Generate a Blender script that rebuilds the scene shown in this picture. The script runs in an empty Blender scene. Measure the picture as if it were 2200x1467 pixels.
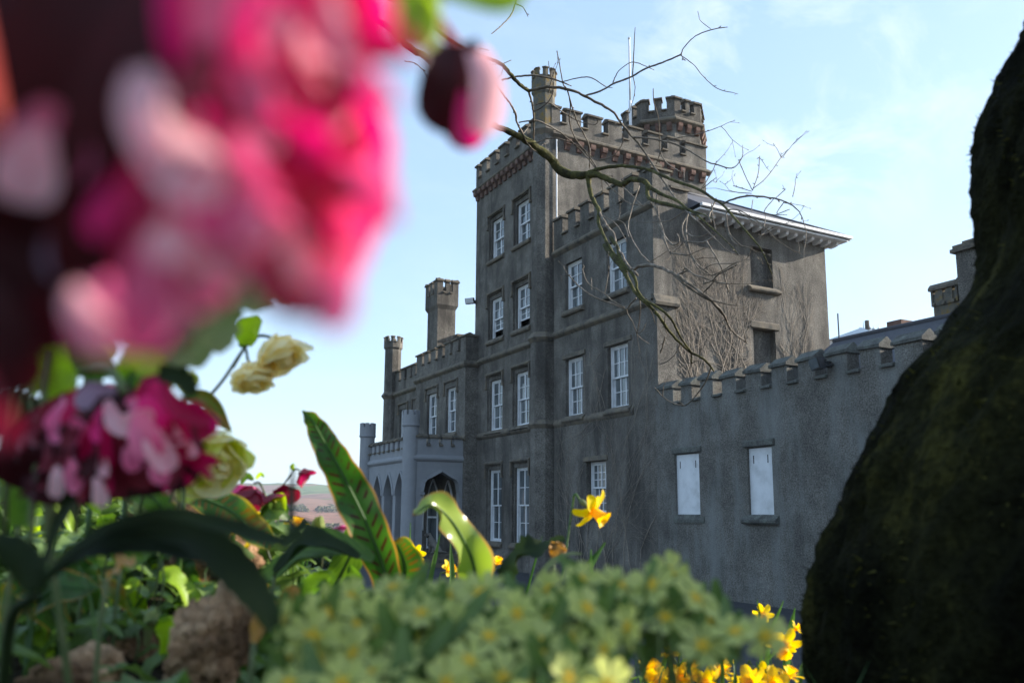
import bpy, math, random
from mathutils import Vector, Matrix, noise
SC=bpy.context.scene
COL=SC.collection
V=Vector
# ---------------------------------------------------------------- camera
PXW=2200.; FOC=1795.; PCX,PCY=1150.8,813.3; PITCH=.156555; PSI=.505487; ROLL=.0027076; KA=.650135
FW=V((math.sin(PSI)*math.cos(PITCH), math.cos(PSI)*math.cos(PITCH), math.sin(PITCH)))
_r0=V((math.cos(PSI),-math.sin(PSI),0)); _u0=_r0.cross(FW)
RT=_r0*math.cos(ROLL)+_u0*math.sin(ROLL); UP=_u0*math.cos(ROLL)-_r0*math.sin(ROLL)
CAM=V((-22*math.sin(KA),-22*math.cos(KA),2.0))
cam=bpy.data.cameras.new('camera'); camo=bpy.data.objects.new('camera',cam); COL.objects.link(camo); SC.camera=camo
camo.matrix_world=Matrix(((RT.x,UP.x,-FW.x,CAM.x),(RT.y,UP.y,-FW.y,CAM.y),(RT.z,UP.z,-FW.z,CAM.z),(0,0,0,1)))
cam.sensor_fit='HORIZONTAL'; cam.sensor_width=36; cam.lens=36*FOC/PXW
cam.shift_x=-(PCX-1100)/PXW; cam.shift_y=(PCY-733.5)/PXW
cam.clip_start=.02; cam.clip_end=20000
cam.dof.use_dof=True; cam.dof.focus_distance=7.0; cam.dof.aperture_fstop=5.6; cam.dof.aperture_blades=0
# ---------------------------------------------------------------- light
SUN=V((2.4,-.62,1.0)).normalized()
EL=math.asin(SUN.z); AZ=math.atan2(SUN.x,SUN.y)
CLOUD_DIR=tuple((FW+RT*((1700-PCX)/FOC)-UP*((130-PCY)/FOC)).normalized())
w=bpy.data.worlds.new('World'); SC.world=w; w.use_nodes=True
nt=w.node_tree; N=nt.nodes; L=nt.links
bg=N['Background']; bg.inputs['Strength'].default_value=.14
sky=N.new('ShaderNodeTexSky'); sky.sky_type='NISHITA'; sky.sun_disc=False
sky.sun_elevation=EL; sky.sun_rotation=AZ; sky.altitude=50; sky.air_density=1.0; sky.dust_density=.8; sky.ozone_density=1.2
# thin cirrus, laid out by sky direction
tc=N.new('ShaderNodeTexCoord'); mp=N.new('ShaderNodeMapping'); mp.inputs['Rotation'].default_value=(.2,1.1,.35); mp.inputs['Scale'].default_value=(1.8,6.,7.)
n1=N.new('ShaderNodeTexNoise'); n1.inputs['Scale'].default_value=1.6; n1.inputs['Detail'].default_value=9; n1.inputs['Roughness'].default_value=.62; n1.inputs['Distortion'].default_value=.5
n2=N.new('ShaderNodeTexNoise'); n2.inputs['Scale'].default_value=1.3; n2.inputs['Detail'].default_value=2
cr=N.new('ShaderNodeMapRange'); cr.inputs[1].default_value=.44; cr.inputs[2].default_value=.72; cr.inputs[3].default_value=0; cr.inputs[4].default_value=.6
cr2=N.new('ShaderNodeMapRange'); cr2.inputs[1].default_value=.30; cr2.inputs[2].default_value=.5
mu=N.new('ShaderNodeMath'); mu.operation='MULTIPLY'
mx=N.new('ShaderNodeMix'); mx.data_type='RGBA'
L.new(tc.outputs['Generated'],mp.inputs['Vector']); L.new(mp.outputs[0],n1.inputs['Vector']); L.new(tc.outputs['Generated'],n2.inputs['Vector'])
vd=N.new('ShaderNodeVectorMath'); vd.operation='DOT_PRODUCT'; L.new(tc.outputs['Generated'],vd.inputs[0]); vd.inputs[1].default_value=CLOUD_DIR
vm=N.new('ShaderNodeMapRange'); vm.inputs[1].default_value=.975; vm.inputs[2].default_value=.995; vm.inputs[3].default_value=.12; vm.inputs[4].default_value=1.0; L.new(vd.outputs['Value'],vm.inputs[0])
mu2=N.new('ShaderNodeMath'); mu2.operation='MULTIPLY'; L.new(vm.outputs[0],mu2.inputs[0])
L.new(n1.outputs['Fac'],cr.inputs[0]); L.new(n2.outputs['Fac'],cr2.inputs[0]); L.new(cr.outputs[0],mu.inputs[0]); L.new(cr2.outputs[0],mu.inputs[1])
L.new(mu.outputs[0],mu2.inputs[1]); L.new(mu2.outputs[0],mx.inputs['Factor']); veil=N.new('ShaderNodeMix'); veil.data_type='RGBA'; veil.inputs['Factor'].default_value=.5; veil.inputs['B'].default_value=(1.75,2.55,3.5,1); L.new(sky.outputs[0],veil.inputs['A']); L.new(veil.outputs['Result'],mx.inputs['A']); mx.inputs['B'].default_value=(4.2,4.4,4.6,1)
L.new(mx.outputs['Result'],bg.inputs['Color'])
sl=bpy.data.lights.new('sun','SUN'); sl.energy=4.8; sl.angle=math.radians(.6); sl.color=(1,.93,.82)
so=bpy.data.objects.new('sun',sl); COL.objects.link(so); so.rotation_euler=SUN.to_track_quat('Z','Y').to_euler()
SC.view_settings.view_transform='Standard'; SC.view_settings.look='None'; SC.view_settings.gamma=1; SC.view_settings.exposure=1.25
SC.render.engine='CYCLES'
# ---------------------------------------------------------------- helpers
def P(px,py,d): return CAM+(FW+RT*((px-PCX)/FOC)-UP*((py-PCY)/FOC))*d
def wm(o):
    m=Matrix.LocRotScale(o.location,o.rotation_euler,o.scale)
    return wm(o.parent)@o.matrix_parent_inverse@m if o.parent else m
def tag(o,label,cat,group=None,kind=None):
    if label: o['label']=label
    if cat: o['category']=cat
    if group: o['group']=group
    if kind: o['kind']=kind
    return o
def thing(name,loc,label,cat,group=None):
    o=bpy.data.objects.new(name,None); COL.objects.link(o); o.location=loc; o.empty_display_size=.1
    return tag(o,label,cat,group)
class MB:
    def __init__(s): s.v=[];s.f=[];s.mi=[];s.uv=[];s.sm=[];s.marks=[]
    def add(s,vs,fs,mi=0,uvs=None,smooth=False):
        b=len(s.v); s.marks.append((b,len(s.f),len(s.uv))); s.v+= [tuple(x) for x in vs]
        for k,f in enumerate(fs):
            s.f.append([b+i for i in f]); s.mi.append(mi); s.sm.append(smooth)
            s.uv+= [uvs[i] for i in f] if uvs else [(0,0)]*len(f)
    def build(s,name,mats,parent=None,label=None,kind=None):
        me=bpy.data.meshes.new(name); me.from_pydata(s.v,[],s.f)
        if not isinstance(mats,(list,tuple)): mats=[mats]
        for m in mats: me.materials.append(m)
        me.polygons.foreach_set('material_index',s.mi); me.polygons.foreach_set('use_smooth',s.sm)
        u=me.uv_layers.new(name='UVMap'); u.data.foreach_set('uv',[c for p in s.uv for c in p])
        me.update()
        o=bpy.data.objects.new(name,me); COL.objects.link(o)
        if parent:
            o.parent=parent; o.matrix_parent_inverse=wm(parent).inverted()
        if label: o['label']=label
        if kind: o['kind']=kind
        return o
    def hexa(s,c,mi=0):   # 8 corners: bottom 4, top 4
        s.add(c,[(0,3,2,1),(4,5,6,7),(0,1,5,4),(1,2,6,5),(2,3,7,6),(3,0,4,7)],mi)
    def box(s,x0,x1,y0,y1,z0,z1,mi=0):
        s.hexa([(x0,y0,z0),(x1,y0,z0),(x1,y1,z0),(x0,y1,z0),(x0,y0,z1),(x1,y0,z1),(x1,y1,z1),(x0,y1,z1)],mi)
    def fbox(s,F,a,b,n0,n1,z0,z1,mi=0):
        s.hexa([F(a,n0,z0),F(b,n0,z0),F(b,n1,z0),F(a,n1,z0),F(a,n0,z1),F(b,n0,z1),F(b,n1,z1),F(a,n1,z1)],mi)
    def split(s,name,mats,parent=None):   # one object per separate piece added
        out=[]
        for k,(v0,f0,u0) in enumerate(s.marks):
            v1,f1,u1=s.marks[k+1] if k+1<len(s.marks) else (len(s.v),len(s.f),len(s.uv)); q=MB()
            q.v=s.v[v0:v1]; q.f=[[i-v0 for i in f] for f in s.f[f0:f1]]; q.mi=s.mi[f0:f1]; q.sm=s.sm[f0:f1]; q.uv=s.uv[u0:u1]; out.append(q.build('crenel_sill' if len(q.v)==10 and name=='coping' else name,mats,parent))
        return out
    def fprism(s,F,a,b,prof,mi=0):  # profile of (n,z) extruded from a to b
        k=len(prof); vs=[F(a,n,z) for n,z in prof]+[F(b,n,z) for n,z in prof]
        s.add(vs,[tuple(range(k)),tuple(range(2*k-1,k-1,-1))]+[(i,(i+1)%k,k+(i+1)%k,k+i) for i in range(k)],mi)
    def ngon_prism(s,cx,cy,rb,rt_,z0,z1,n=8,rot=math.pi/8,mi=0,cap=True):
        vs=[(cx+rb*math.cos(rot+2*math.pi*i/n),cy+rb*math.sin(rot+2*math.pi*i/n),z0) for i in range(n)]
        vs+=[(cx+rt_*math.cos(rot+2*math.pi*i/n),cy+rt_*math.sin(rot+2*math.pi*i/n),z1) for i in range(n)]
        fs=[(i,(i+1)%n,n+(i+1)%n,n+i) for i in range(n)]
        if cap: fs+=[tuple(range(n-1,-1,-1)),tuple(range(n,2*n))]
        s.add(vs,fs,mi)
    def lathe(s,c,axis,prof,n=16,mi=0,smooth=True,wav=None):
        ax=V(axis).normalized(); a=ax.orthogonal().normalized(); b=ax.cross(a); vs=[];fs=[];uv=[]
        for j,(r,h) in enumerate(prof):
            for i in range(n):
                t=2*math.pi*i/n; rr=r*(1+(wav(j/(len(prof)-1),t) if wav else 0))
                vs.append(V(c)+ax*h+(a*math.cos(t)+b*math.sin(t))*rr); uv.append((j/(len(prof)-1),i/n))
        for j in range(len(prof)-1):
            for i in range(n): fs.append((j*n+i,j*n+(i+1)%n,(j+1)*n+(i+1)%n,(j+1)*n+i))
        s.add(vs,fs,mi,uv,smooth)
    def tube(s,pts,rs,n=6,mi=0,cap=True):
        pts=[V(p) for p in pts]; k=len(pts)
        if isinstance(rs,(int,float)): rs=[rs]*k
        vs=[];fs=[];uv=[]; a=None
        for j,p in enumerate(pts):
            t=(pts[min(j+1,k-1)]-pts[max(j-1,0)]).normalized()
            if t.length<.5: t=V((0,0,1))
            a=t.orthogonal().normalized() if a is None else (a-t*a.dot(t)).normalized()
            b=t.cross(a)
            for i in range(n):
                q=2*math.pi*i/n; vs.append(p+(a*math.cos(q)+b*math.sin(q))*rs[j]); uv.append((j/(k-1),i/n))
        for j in range(k-1):
            for i in range(n): fs.append((j*n+i,j*n+(i+1)%n,(j+1)*n+(i+1)%n,(j+1)*n+i))
        if cap: fs+=[tuple(range(n-1,-1,-1)),tuple((k-1)*n+i for i in range(n))]
        s.add(vs,fs,mi,uv,True)
    def blade(s,pts,width,nref,cup=0.,ruf=0.,rf=5.,n=22,m=6,mi=0,ser=0.,serf=14,seed=0,twist=0.):
        c=spline(pts,n); vs=[];fs=[];uv=[]; nr=V(nref).normalized()
        for j,p in enumerate(c):
            u=j/(n-1); t=(c[min(j+1,n-1)]-c[max(j-1,0)]).normalized()
            sd=t.cross(nr)
            if sd.length<.15: sd=t.cross(nr+UP*.4+RT*.3)
            sd.normalize(); nn=sd.cross(t)
            if twist: 
                q=Matrix.Rotation(twist*u,3,t); sd=q@sd; nn=q@nn
            wd=width(u) if callable(width) else interp(width,u)
            wd*=1-ser*(.5+.5*math.sin(u*serf*6.28+seed))
            for i in range(m+1):
                v=-1+2*i/m
                h=cup*wd*(v*v)+ruf*wd*v*v*math.sin(rf*u*6.28+seed+(1.7 if v>0 else 0))
                vs.append(p+sd*v*wd+nn*h); uv.append((u,v*.5+.5))
        for j in range(n-1):
            for i in range(m): fs.append((j*(m+1)+i,j*(m+1)+i+1,(j+1)*(m+1)+i+1,(j+1)*(m+1)+i))
        s.add(vs,fs,mi,uv,True)
def interp(w,u):
    x=u*(len(w)-1); i=min(int(x),len(w)-2); f=x-i; f=f*f*(3-2*f)
    return w[i]*(1-f)+w[i+1]*f
def spline(pts,n):
    pts=[V(p) for p in pts]; k=len(pts); out=[]
    for j in range(n):
        x=j/(n-1)*(k-1); i=min(int(x),k-2); t=x-i
        p0=pts[i-1] if i>0 else pts[0]*2-pts[1]; p1=pts[i];p2=pts[i+1]; p3=pts[i+2] if i+2<k else pts[-1]*2-pts[-2]
        out.append(.5*((2*p1)+(p2-p0)*t+(2*p0-5*p1+4*p2-p3)*t*t+(3*p1-p0-3*p2+p3)*t**3))
    return out
def Fr(ox,oy,a,n): return lambda s,k,z:(ox+a[0]*s+n[0]*k, oy+a[1]*s+n[1]*k, z)
FX=lambda x:(lambda s,k,z:(x-k,s,z))      # wall facing -X, s along +Y
FY=lambda y:(lambda s,k,z:(s,y-k,z))      # wall facing -Y, s along +X
# ---------------------------------------------------------------- materials
def newmat(name):
    m=bpy.data.materials.new(name); m.use_nodes=True; return m,m.node_tree.nodes,m.node_tree.links,m.node_tree.nodes['Principled BSDF']
def ramp(N,stops):
    r=N.new('ShaderNodeValToRGB'); e=r.color_ramp.elements
    while len(e)<len(stops): e.new(.5)
    for q,(p,c) in zip(e,stops): q.position=p; q.color=(*c,1)
    return r
def noisy(name,cols,scale=2.,detail=6,rough=.85,bump=.0,bscale=60.,bdist=.01,stretch=(1,1,1),fine=0.,fscale=80.,spec=.3,stain=None,rough_n=.6):
    m,N,L,b=newmat(name)
    tc=N.new('ShaderNodeTexCoord'); mp=N.new('ShaderNodeMapping'); mp.inputs['Scale'].default_value=stretch
    L.new(tc.outputs['Object'],mp.inputs[0])
    n=N.new('ShaderNodeTexNoise'); n.inputs['Scale'].default_value=scale; n.inputs['Detail'].default_value=detail; n.inputs['Roughness'].default_value=rough_n
    L.new(mp.outputs[0],n.inputs['Vector'])
    k=len(cols); r=ramp(N,[(.3+.4*i/(k-1),c) for i,c in enumerate(cols)]); L.new(n.outputs['Fac'],r.inputs[0])
    out=r.outputs[0]
    if fine:
        f=N.new('ShaderNodeTexNoise'); f.inputs['Scale'].default_value=fscale; f.inputs['Detail'].default_value=2
        L.new(tc.outputs['Object'],f.inputs['Vector'])
        mr=N.new('ShaderNodeMapRange'); mr.inputs[1].default_value=.3; mr.inputs[2].default_value=.7; mr.inputs[3].default_value=1-fine; mr.inputs[4].default_value=1+fine
        L.new(f.outputs['Fac'],mr.inputs[0]); h=N.new('ShaderNodeVectorMath'); h.operation='SCALE'; L.new(out,h.inputs[0]); L.new(mr.outputs[0],h.inputs['Scale']); out=h.outputs[0]
    if stain:
        sc,col,lo,hi,amt=stain
        mp2=N.new('ShaderNodeMapping'); mp2.inputs['Scale'].default_value=sc; L.new(tc.outputs['Object'],mp2.inputs[0])
        f=N.new('ShaderNodeTexNoise'); f.inputs['Scale'].default_value=1; f.inputs['Detail'].default_value=7; f.inputs['Roughness'].default_value=.65
        L.new(mp2.outputs[0],f.inputs['Vector']); mr=N.new('ShaderNodeMapRange'); mr.inputs[1].default_value=lo; mr.inputs[2].default_value=hi; mr.inputs[3].default_value=0; mr.inputs[4].default_value=amt
        L.new(f.outputs['Fac'],mr.inputs[0]); x=N.new('ShaderNodeMix'); x.data_type='RGBA'; L.new(mr.outputs[0],x.inputs['Factor']); L.new(out,x.inputs['A']); x.inputs['B'].default_value=(*col,1); out=x.outputs['Result']
    L.new(out,b.inputs['Base Color']); b.inputs['Roughness'].default_value=rough; b.inputs['Specular IOR Level'].default_value=spec
    if bump:
        f=N.new('ShaderNodeTexNoise'); f.inputs['Scale'].default_value=bscale; f.inputs['Detail'].default_value=4; f.inputs['Roughness'].default_value=.7
        L.new(tc.outputs['Object'],f.inputs['Vector']); bp=N.new('ShaderNodeBump'); bp.inputs['Strength'].default_value=bump; bp.inputs['Distance'].default_value=bdist
        L.new(f.outputs['Fac'],bp.inputs['Height']); L.new(bp.outputs[0],b.inputs['Normal'])
    return m
def leafmat(name,c1,c2,trans=.45,tcol=None,rough=.45,scale=30.,spec=.4,vein=0.,margin=None,stripes=None,rib=None,tip=None,sub=None):
    m,N,L,b=newmat(name); out=N['Material Output']
    tc=N.new('ShaderNodeTexCoord'); n=N.new('ShaderNodeTexNoise'); n.inputs['Scale'].default_value=scale; n.inputs['Detail'].default_value=4
    L.new(tc.outputs['Object'],n.inputs['Vector']); r=ramp(N,[(.35,c1),(.65,c2)]); L.new(n.outputs['Fac'],r.inputs[0]); col=r.outputs[0]
    uv=N.new('ShaderNodeSeparateXYZ'); L.new(tc.outputs['UV'],uv.inputs[0])
    def M(op,a,bb=None,c=None):
        q=N.new('ShaderNodeMath'); q.operation=op
        for i,x in enumerate((a,bb,c)):
            if x is None: continue
            if isinstance(x,(int,float)): q.inputs[i].default_value=x
            else: L.new(x,q.inputs[i])
        return q.outputs[0]
    def MR(x,a,bb,c=0,d=1):
        q=N.new('ShaderNodeMapRange'); q.inputs[1].default_value=a;q.inputs[2].default_value=bb;q.inputs[3].default_value=c;q.inputs[4].default_value=d; L.new(x,q.inputs[0]); return q.outputs[0]
    def X(f,a,cc):
        q=N.new('ShaderNodeMix'); q.data_type='RGBA'; L.new(f,q.inputs['Factor']); L.new(a,q.inputs['A']); q.inputs['B'].default_value=(*cc,1); return q.outputs['Result']
    u=uv.outputs[0]; av=M('ABSOLUTE',M('MULTIPLY_ADD',uv.outputs[1],2,-1))
    if sub: col=X(MR(n.outputs['Fac'],.5,.62),col,sub)
    if vein:
        w_=M('SINE',M('MULTIPLY_ADD',av,vein*2.2,M('MULTIPLY',u,vein*6.28))); col=X(MR(w_,.75,1,0,.35),col,tuple(min(1,x*1.9+.02) for x in c2))
    if stripes:
        fr,sc=stripes
        w_=M('SINE',M('MULTIPLY_ADD',av,-fr*.35,M('MULTIPLY',u,fr*6.28)))
        n3=N.new('ShaderNodeTexNoise'); n3.inputs['Scale'].default_value=60; L.new(tc.outputs['Object'],n3.inputs['Vector'])
        f=M('MULTIPLY',MR(w_,.35,.6),M('MULTIPLY',MR(av,.16,.22),MR(av,.8,.66))); f=M('MULTIPLY',f,MR(n3.outputs['Fac'],.36,.48)); col=X(f,col,sc)
    if rib: col=X(MR(av,.07,.03),col,rib)
    if margin: col=X(MR(M('MULTIPLY_ADD',n.outputs['Fac'],.14,av),.93,.99),col,margin)
    if tip: col=X(MR(u,tip[0],1),col,tip[1])
    L.new(col,b.inputs['Base Color']); b.inputs['Roughness'].default_value=rough; b.inputs['Specular IOR Level'].default_value=spec
    if trans:
        t=N.new('ShaderNodeBsdfTranslucent'); hs=N.new('ShaderNodeHueSaturation'); hs.inputs['Saturation'].default_value=1.15; hs.inputs['Value'].default_value=1.5
        L.new(col,hs.inputs['Color']); L.new(hs.outputs[0],t.inputs['Color'])
        mxs=N.new('ShaderNodeMixShader'); mxs.inputs[0].default_value=trans; L.new(b.outputs[0],mxs.inputs[1]); L.new(t.outputs[0],mxs.inputs[2]); L.new(mxs.outputs[0],out.inputs[0])
    return m
M_={}
M_['render']=noisy('roughcast_grey',[(.088,.080,.071),(.165,.151,.133),(.265,.243,.213)],1.1,10,.95,1.,42,.035,fine=.48,fscale=34,spec=.15,stain=((1.3,1.3,.28),(.055,.050,.046),.46,.64,.75),rough_n=.74)
M_['render2']=noisy('roughcast_old_wall',[(.085,.079,.071),(.160,.150,.134),(.25,.238,.215)],.9,11,.95,1.,38,.035,fine=.42,fscale=30,spec=.15,stain=((1.6,1.6,.4),(.25,.26,.25),.47,.66,.65),rough_n=.76)
M_['coping']=noisy('weathered_coping',[(.07,.066,.06),(.15,.13,.105),(.2,.165,.12)],4,6,.9,.5,50,.01,fine=.2,spec=.15)
M_['redstone']=noisy('red_sandstone',[(.09,.058,.048),(.15,.092,.075),(.19,.125,.10)],6,5,.9,.4,60,.01,fine=.15,spec=.15)
M_['porch']=noisy('pale_grey_render',[(.25,.255,.27),(.31,.315,.33)],2,6,.9,.6,50,.012,fine=.08,spec=.2)
M_['white']=noisy('white_paint',[(.52,.53,.54),(.66,.67,.69),(.72,.73,.75)],3,7,.55,.1,90,.003,spec=.35)
M_['lich']=noisy('lichened_render',[(.085,.08,.07),(.14,.13,.11),(.24,.15,.03)],5,7,.95,.7,50,.015,fine=.25,spec=.15,rough_n=.65)
M_['slate']=noisy('roof_slate',[(.07,.07,.08),(.11,.11,.125)],12,5,.75,.5,30,.01,stretch=(1,1,6),fine=.2,spec=.2)
M_['dark']=noisy('black_paint',[(.015,.015,.017),(.03,.03,.032)],10,3,.5,spec=.4)
def glass(name,c1,c2,r=.06):
    m=noisy(name,[c1,c2],.9,2,r,spec=.8,stretch=(2,2,1)); return m
M_['glass']=glass('window_glass',(.05,.06,.065),(.16,.18,.19))  # grey-blue in the colour stands in for reflected sky and curtains
M_['asphalt']=noisy('asphalt',[(.045,.045,.05),(.075,.075,.08)],3,8,.9,.5,80,.01,fine=.2,spec=.2)
# ================================================================ CASTLE
castle=thing('castle',(3,8,0),'grey roughcast castle with battlemented square tower and white sash windows','castle')
def wall(mb,F,s0,s1,z0,z1,holes=(),depth=.2,n=0.):
    S=sorted({s0,s1,*[h[0] for h in holes],*[h[1] for h in holes]}); Z=sorted({z0,z1,*[h[2] for h in holes],*[h[3] for h in holes]})
    for a,b in zip(S,S[1:]):
        for c,d in zip(Z,Z[1:]):
            if any(h[0]<=(a+b)/2<=h[1] and h[2]<=(c+d)/2<=h[3] for h in holes): continue
            mb.add([F(a,n,c),F(b,n,c),F(b,n,d),F(a,n,d)],[(0,1,2,3)])
    for h in holes:
        a,b,c,d=h[:4]; k=h[4] if len(h)>4 else depth
        for q in ((a,c,a,d),(b,c,b,d),(a,c,b,c),(a,d,b,d)):
            mb.add([F(q[0],n,q[1]),F(q[2],n,q[3]),F(q[2],n-k,q[3]),F(q[0],n-k,q[1])],[(0,1,2,3)])
def string(mb,F,a,b,z,p=.11,n=0.): mb.fprism(F,a,b,[(n-.01,z-.13),(n+p*.55,z-.08),(n+p,z-.03),(n+p,z+.03),(n-.01,z+.15)])
def parapet(mw,mc,F,s0,s1,zb,zc,zt,gaps,th=.3,n=0.,cp=.065,e0=0.,e1=0.,rag=None,ch=.15):
    mw.fbox(F,s0,s1,n-th,n,zb,zc)
    xs=[s0]+[v for g in gaps for v in g]+[s1]
    for i in range(0,len(xs),2):
        a,b=xs[i],xs[i+1]
        if b-a<.02: continue
        dz=rag.uniform(-.03,.03) if rag else 0; dz1=rag.uniform(-.02,.02) if rag else 0
        mw.fbox(F,a,b,n-th,n,zc,zt-ch+.02)
        A=a-(.035 if i or not e0 else e0); B=b+(.035 if i+2<len(xs) or not e1 else e1)
        pr=lambda d:[(n+cp,zt-ch+d),(n+cp+.004,zt-ch+.06+d),(n-th/2+.02,zt+d),(n-th/2-.03,zt+d),(n-th-cp,zt-ch+.06+d),(n-th-cp,zt-ch+d)]
        p0,p1=pr(dz),pr(dz+dz1); k=len(p0); vs=[F(A,x,z) for x,z in p0]+[F(B,x,z) for x,z in p1]
        mc.add(vs,[tuple(range(k)),tuple(range(2*k-1,k-1,-1))]+[(j,(j+1)%k,k+(j+1)%k,k+j) for j in range(k)])
    for a,b in gaps:
        mc.fprism(F,a+.004,b-.004,[(n+cp+.02,zc-.06),(n+cp+.02,zc-.01),(n-th/2,zc+.06),(n-th-cp,zc-.01),(n-th-cp,zc-.06)])
def sash(F,a,b,z0,z1,cols=2,rows=2,rec=.17,n=0.,meet=.5,par=None,low=0.,name='window',mw=.045,sillw=True,cz=None):
    """white sash window: frame, two sashes with bars, glass; set back rec behind the wall face"""
    f=MB(); k=n-rec
    st=.075
    f.fbox(F,a,a+st,k-.06,k+.03,z0,z1); f.fbox(F,b-st,b,k-.06,k+.03,z0,z1)
    f.fbox(F,a+st,b-st,k-.06,k+.03,z1-.06,z1); f.fbox(F,a+st,b-st,k-.06,k+.045,z0,z0+.07)
    o=f.build(name,M_['white'],par or castle)
    zm=z0+(z1-z0)*meet; bars=MB()
    for (za,zb,dk) in ((zm-.02,z1-.06,0.),(z0+.07+low,zm+.025+low*.0,-.045)):
        bars.fbox(F,a+st,b-st,k-.035+dk,k+.005+dk,zb-.045,zb); bars.fbox(F,a+st,b-st,k-.035+dk,k+.005+dk,za,za+.05)
        bars.fbox(F,a+st,a+st+.04,k-.035+dk,k+.005+dk,za+.05,zb-.045); bars.fbox(F,b-st-.04,b-st,k-.035+dk,k+.005+dk,za+.05,zb-.045)
        ia,ib=a+st+.04,b-st-.04
        for c in range(1,cols):
            s=ia+(ib-ia)*c/cols; bars.fbox(F,s-mw/2,s+mw/2,k-.03+dk,k+dk,za+.05,zb-.045)
        xs=[ia+(ib-ia)*c/cols for c in range(cols+1)]
        for r_ in range(1,rows):
            z=za+.05+(zb-za-.095)*r_/rows
            for c in range(cols):
                bars.fbox(F,xs[c]+(mw/2 if c else 0),xs[c+1]-(mw/2 if c<cols-1 else 0),k-.028+dk,k-.002+dk,z-.011,z+.011)
    bars.build('sash',M_['white'],o)
    g=MB(); g.fbox(F,a+st,b-st,k-.026,k-.02,zm,z1-.06); g.fbox(F,a+st,b-st,k-.071,k-.066,z0+.07+low,zm)
    g.build('pane',M_['glass'],o)
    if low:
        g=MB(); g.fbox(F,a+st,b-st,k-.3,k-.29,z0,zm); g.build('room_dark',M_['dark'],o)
    return o
def sill(F,a,b,z,n=0.,p=.12,name='sill',mat='coping',par=None,slope=.12):
    m=MB(); m.fprism(F,a,b,[(n-.02,z-.15),(n+p*.7,z-.15),(n+p,z-.11),(n+p,z-.06),(n-.02,z+slope-.06)]); return m.build(name,M_[mat],par or castle)
def hood(F,a,b,z,n=0.,drop=.42,par=None):
    m=MB(); p=.085; t=.075
    m.fprism(F,a,b,[(n-.01,z-t),(n+p*.8,z-t),(n+p,z-t*.4),(n-.01,z+.05)])
    for s in (a,b-t): m.fbox(F,s,s+t,n-.01,n+p*.75,z-drop,z-t)
    for s in (a-.06,b-t): m.fbox(F,s,s+t+.06,n-.01,n+p*.85,z-drop-.07,z-drop)
    return m.build('hood_mould',M_['coping'],par or castle)
def corbels(F,a,b,z,num,n=0.,w=.2,h=.34,p=.2):
    for i in range(num):
        s=a+(b-a)*(i+.5)/num; m=MB(); m.fprism(F,s-w/2,s+w/2,[(n-.01,z-h),(n+p*.35,z-h),(n+p*.55,z-h*.55),(n+p*.9,z-h*.5),(n+p,z-h*.3),(n+p,z),(n-.01,z)])
        m.build('corbel',M_['redstone'],castle)
rg=random.Random(5)
W=M_['render']
# ---- right block (facade x=0, y 0..5.35), side wall y=0, x 0..6.61
RB=[(3.62,4.62,4.83,6.67,3),(1.25,2.27,4.83,6.67,3),(3.62,4.62,8.20,9.76,2),(1.25,2.27,8.20,9.76,2)]
fx0=FX(0.)
m=MB()
wall(m,fx0,0,5.35,-.5,10.31,[(a,b,c,d,.2) for a,b,c,d,_ in RB]+[(2.4,3.45,1.9,3.42,.25)])
fy0=FY(0.)
wall(m,fy0,.001,6.61,-.5,10.31,[(3.5,4.37,8.42,9.65,.22),(3.5,4.37,5.3,7.2,.22)])
m.add([(6.61,0,-.5),(6.61,5.6,-.5),(6.61,5.6,10.31),(6.61,0,10.31)],[(0,1,2,3)])
m.fbox(fy0,3.5,4.37,-.3,-.22,8.42,9.65); m.fbox(fy0,3.5,4.37,-.3,-.22,5.3,7.2)
m.build('wall',W,castle)
for i,(a,b,c,d,cols) in enumerate(RB):
    sash(fx0,a,b,c,d,cols=3 if c<7 else 2,rows=2,rec=.15); sill(fx0,a-.14,b+.1,c-.0)
sash(fx0,2.4,3.45,1.9,3.42,cols=4,rows=3,rec=.2); sill(fx0,2.3,3.5,1.9,p=.07)
for a,b,z in ((3.45,4.75,6.67),(1.05,2.4,6.67),(2.3,3.55,3.42)):
    mm=MB(); mm.fprism(fx0,a,b,[(-.01,z-.0),(.05,z+.02),(.05,z+.13),(-.01,z+.17)]); mm.build('lintel',M_['coping'],castle)
sill(fy0,3.36,4.55,8.42,mat='coping',p=.16)
mm=MB(); mm.fprism(fy0,3.4,4.5,[(-.01,7.2),(.05,7.22),(.05,7.38),(-.01,7.42)]); mm.build('lintel',M_['coping'],castle)
m=MB(); string(m,fx0,-.1,5.3,7.57); string(m,fx0,-.08,5.3,10.28); string(m,fx0,1.0,5.3,4.70,.06)
# return of strings round the corner: pilaster strip on the side wall
m.fprism(fy0,-.11,.70,[(.0,7.40),(.2,7.42),(.22,7.5),(.10,7.72),(0,7.74)])
m.split('string_course',M_['coping'],castle)
m=MB(); m.fbox(fy0,.0,.62,.0,.1,-.5,7.41); m.build('pilaster',W,castle)
mw=MB(); mc=MB()
parapet(mw,mc,FX(-.02),0,5.3,10.3,10.84,11.53,[(.55,.82),(1.30,1.58),(2.06,2.34),(2.87,3.16),(3.67,3.95),(4.40,4.75)],e0=.03)
parapet(mw,mc,FY(-.02),.001,.62,10.3,10.84,11.42,[],e0=.08)
parapet(mw,mc,FY(-.015),.62,1.22,10.3,10.6,10.98,[],e1=.03)
mw.build('parapet',W,castle); mc.split('coping',M_['coping'],castle)
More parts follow.
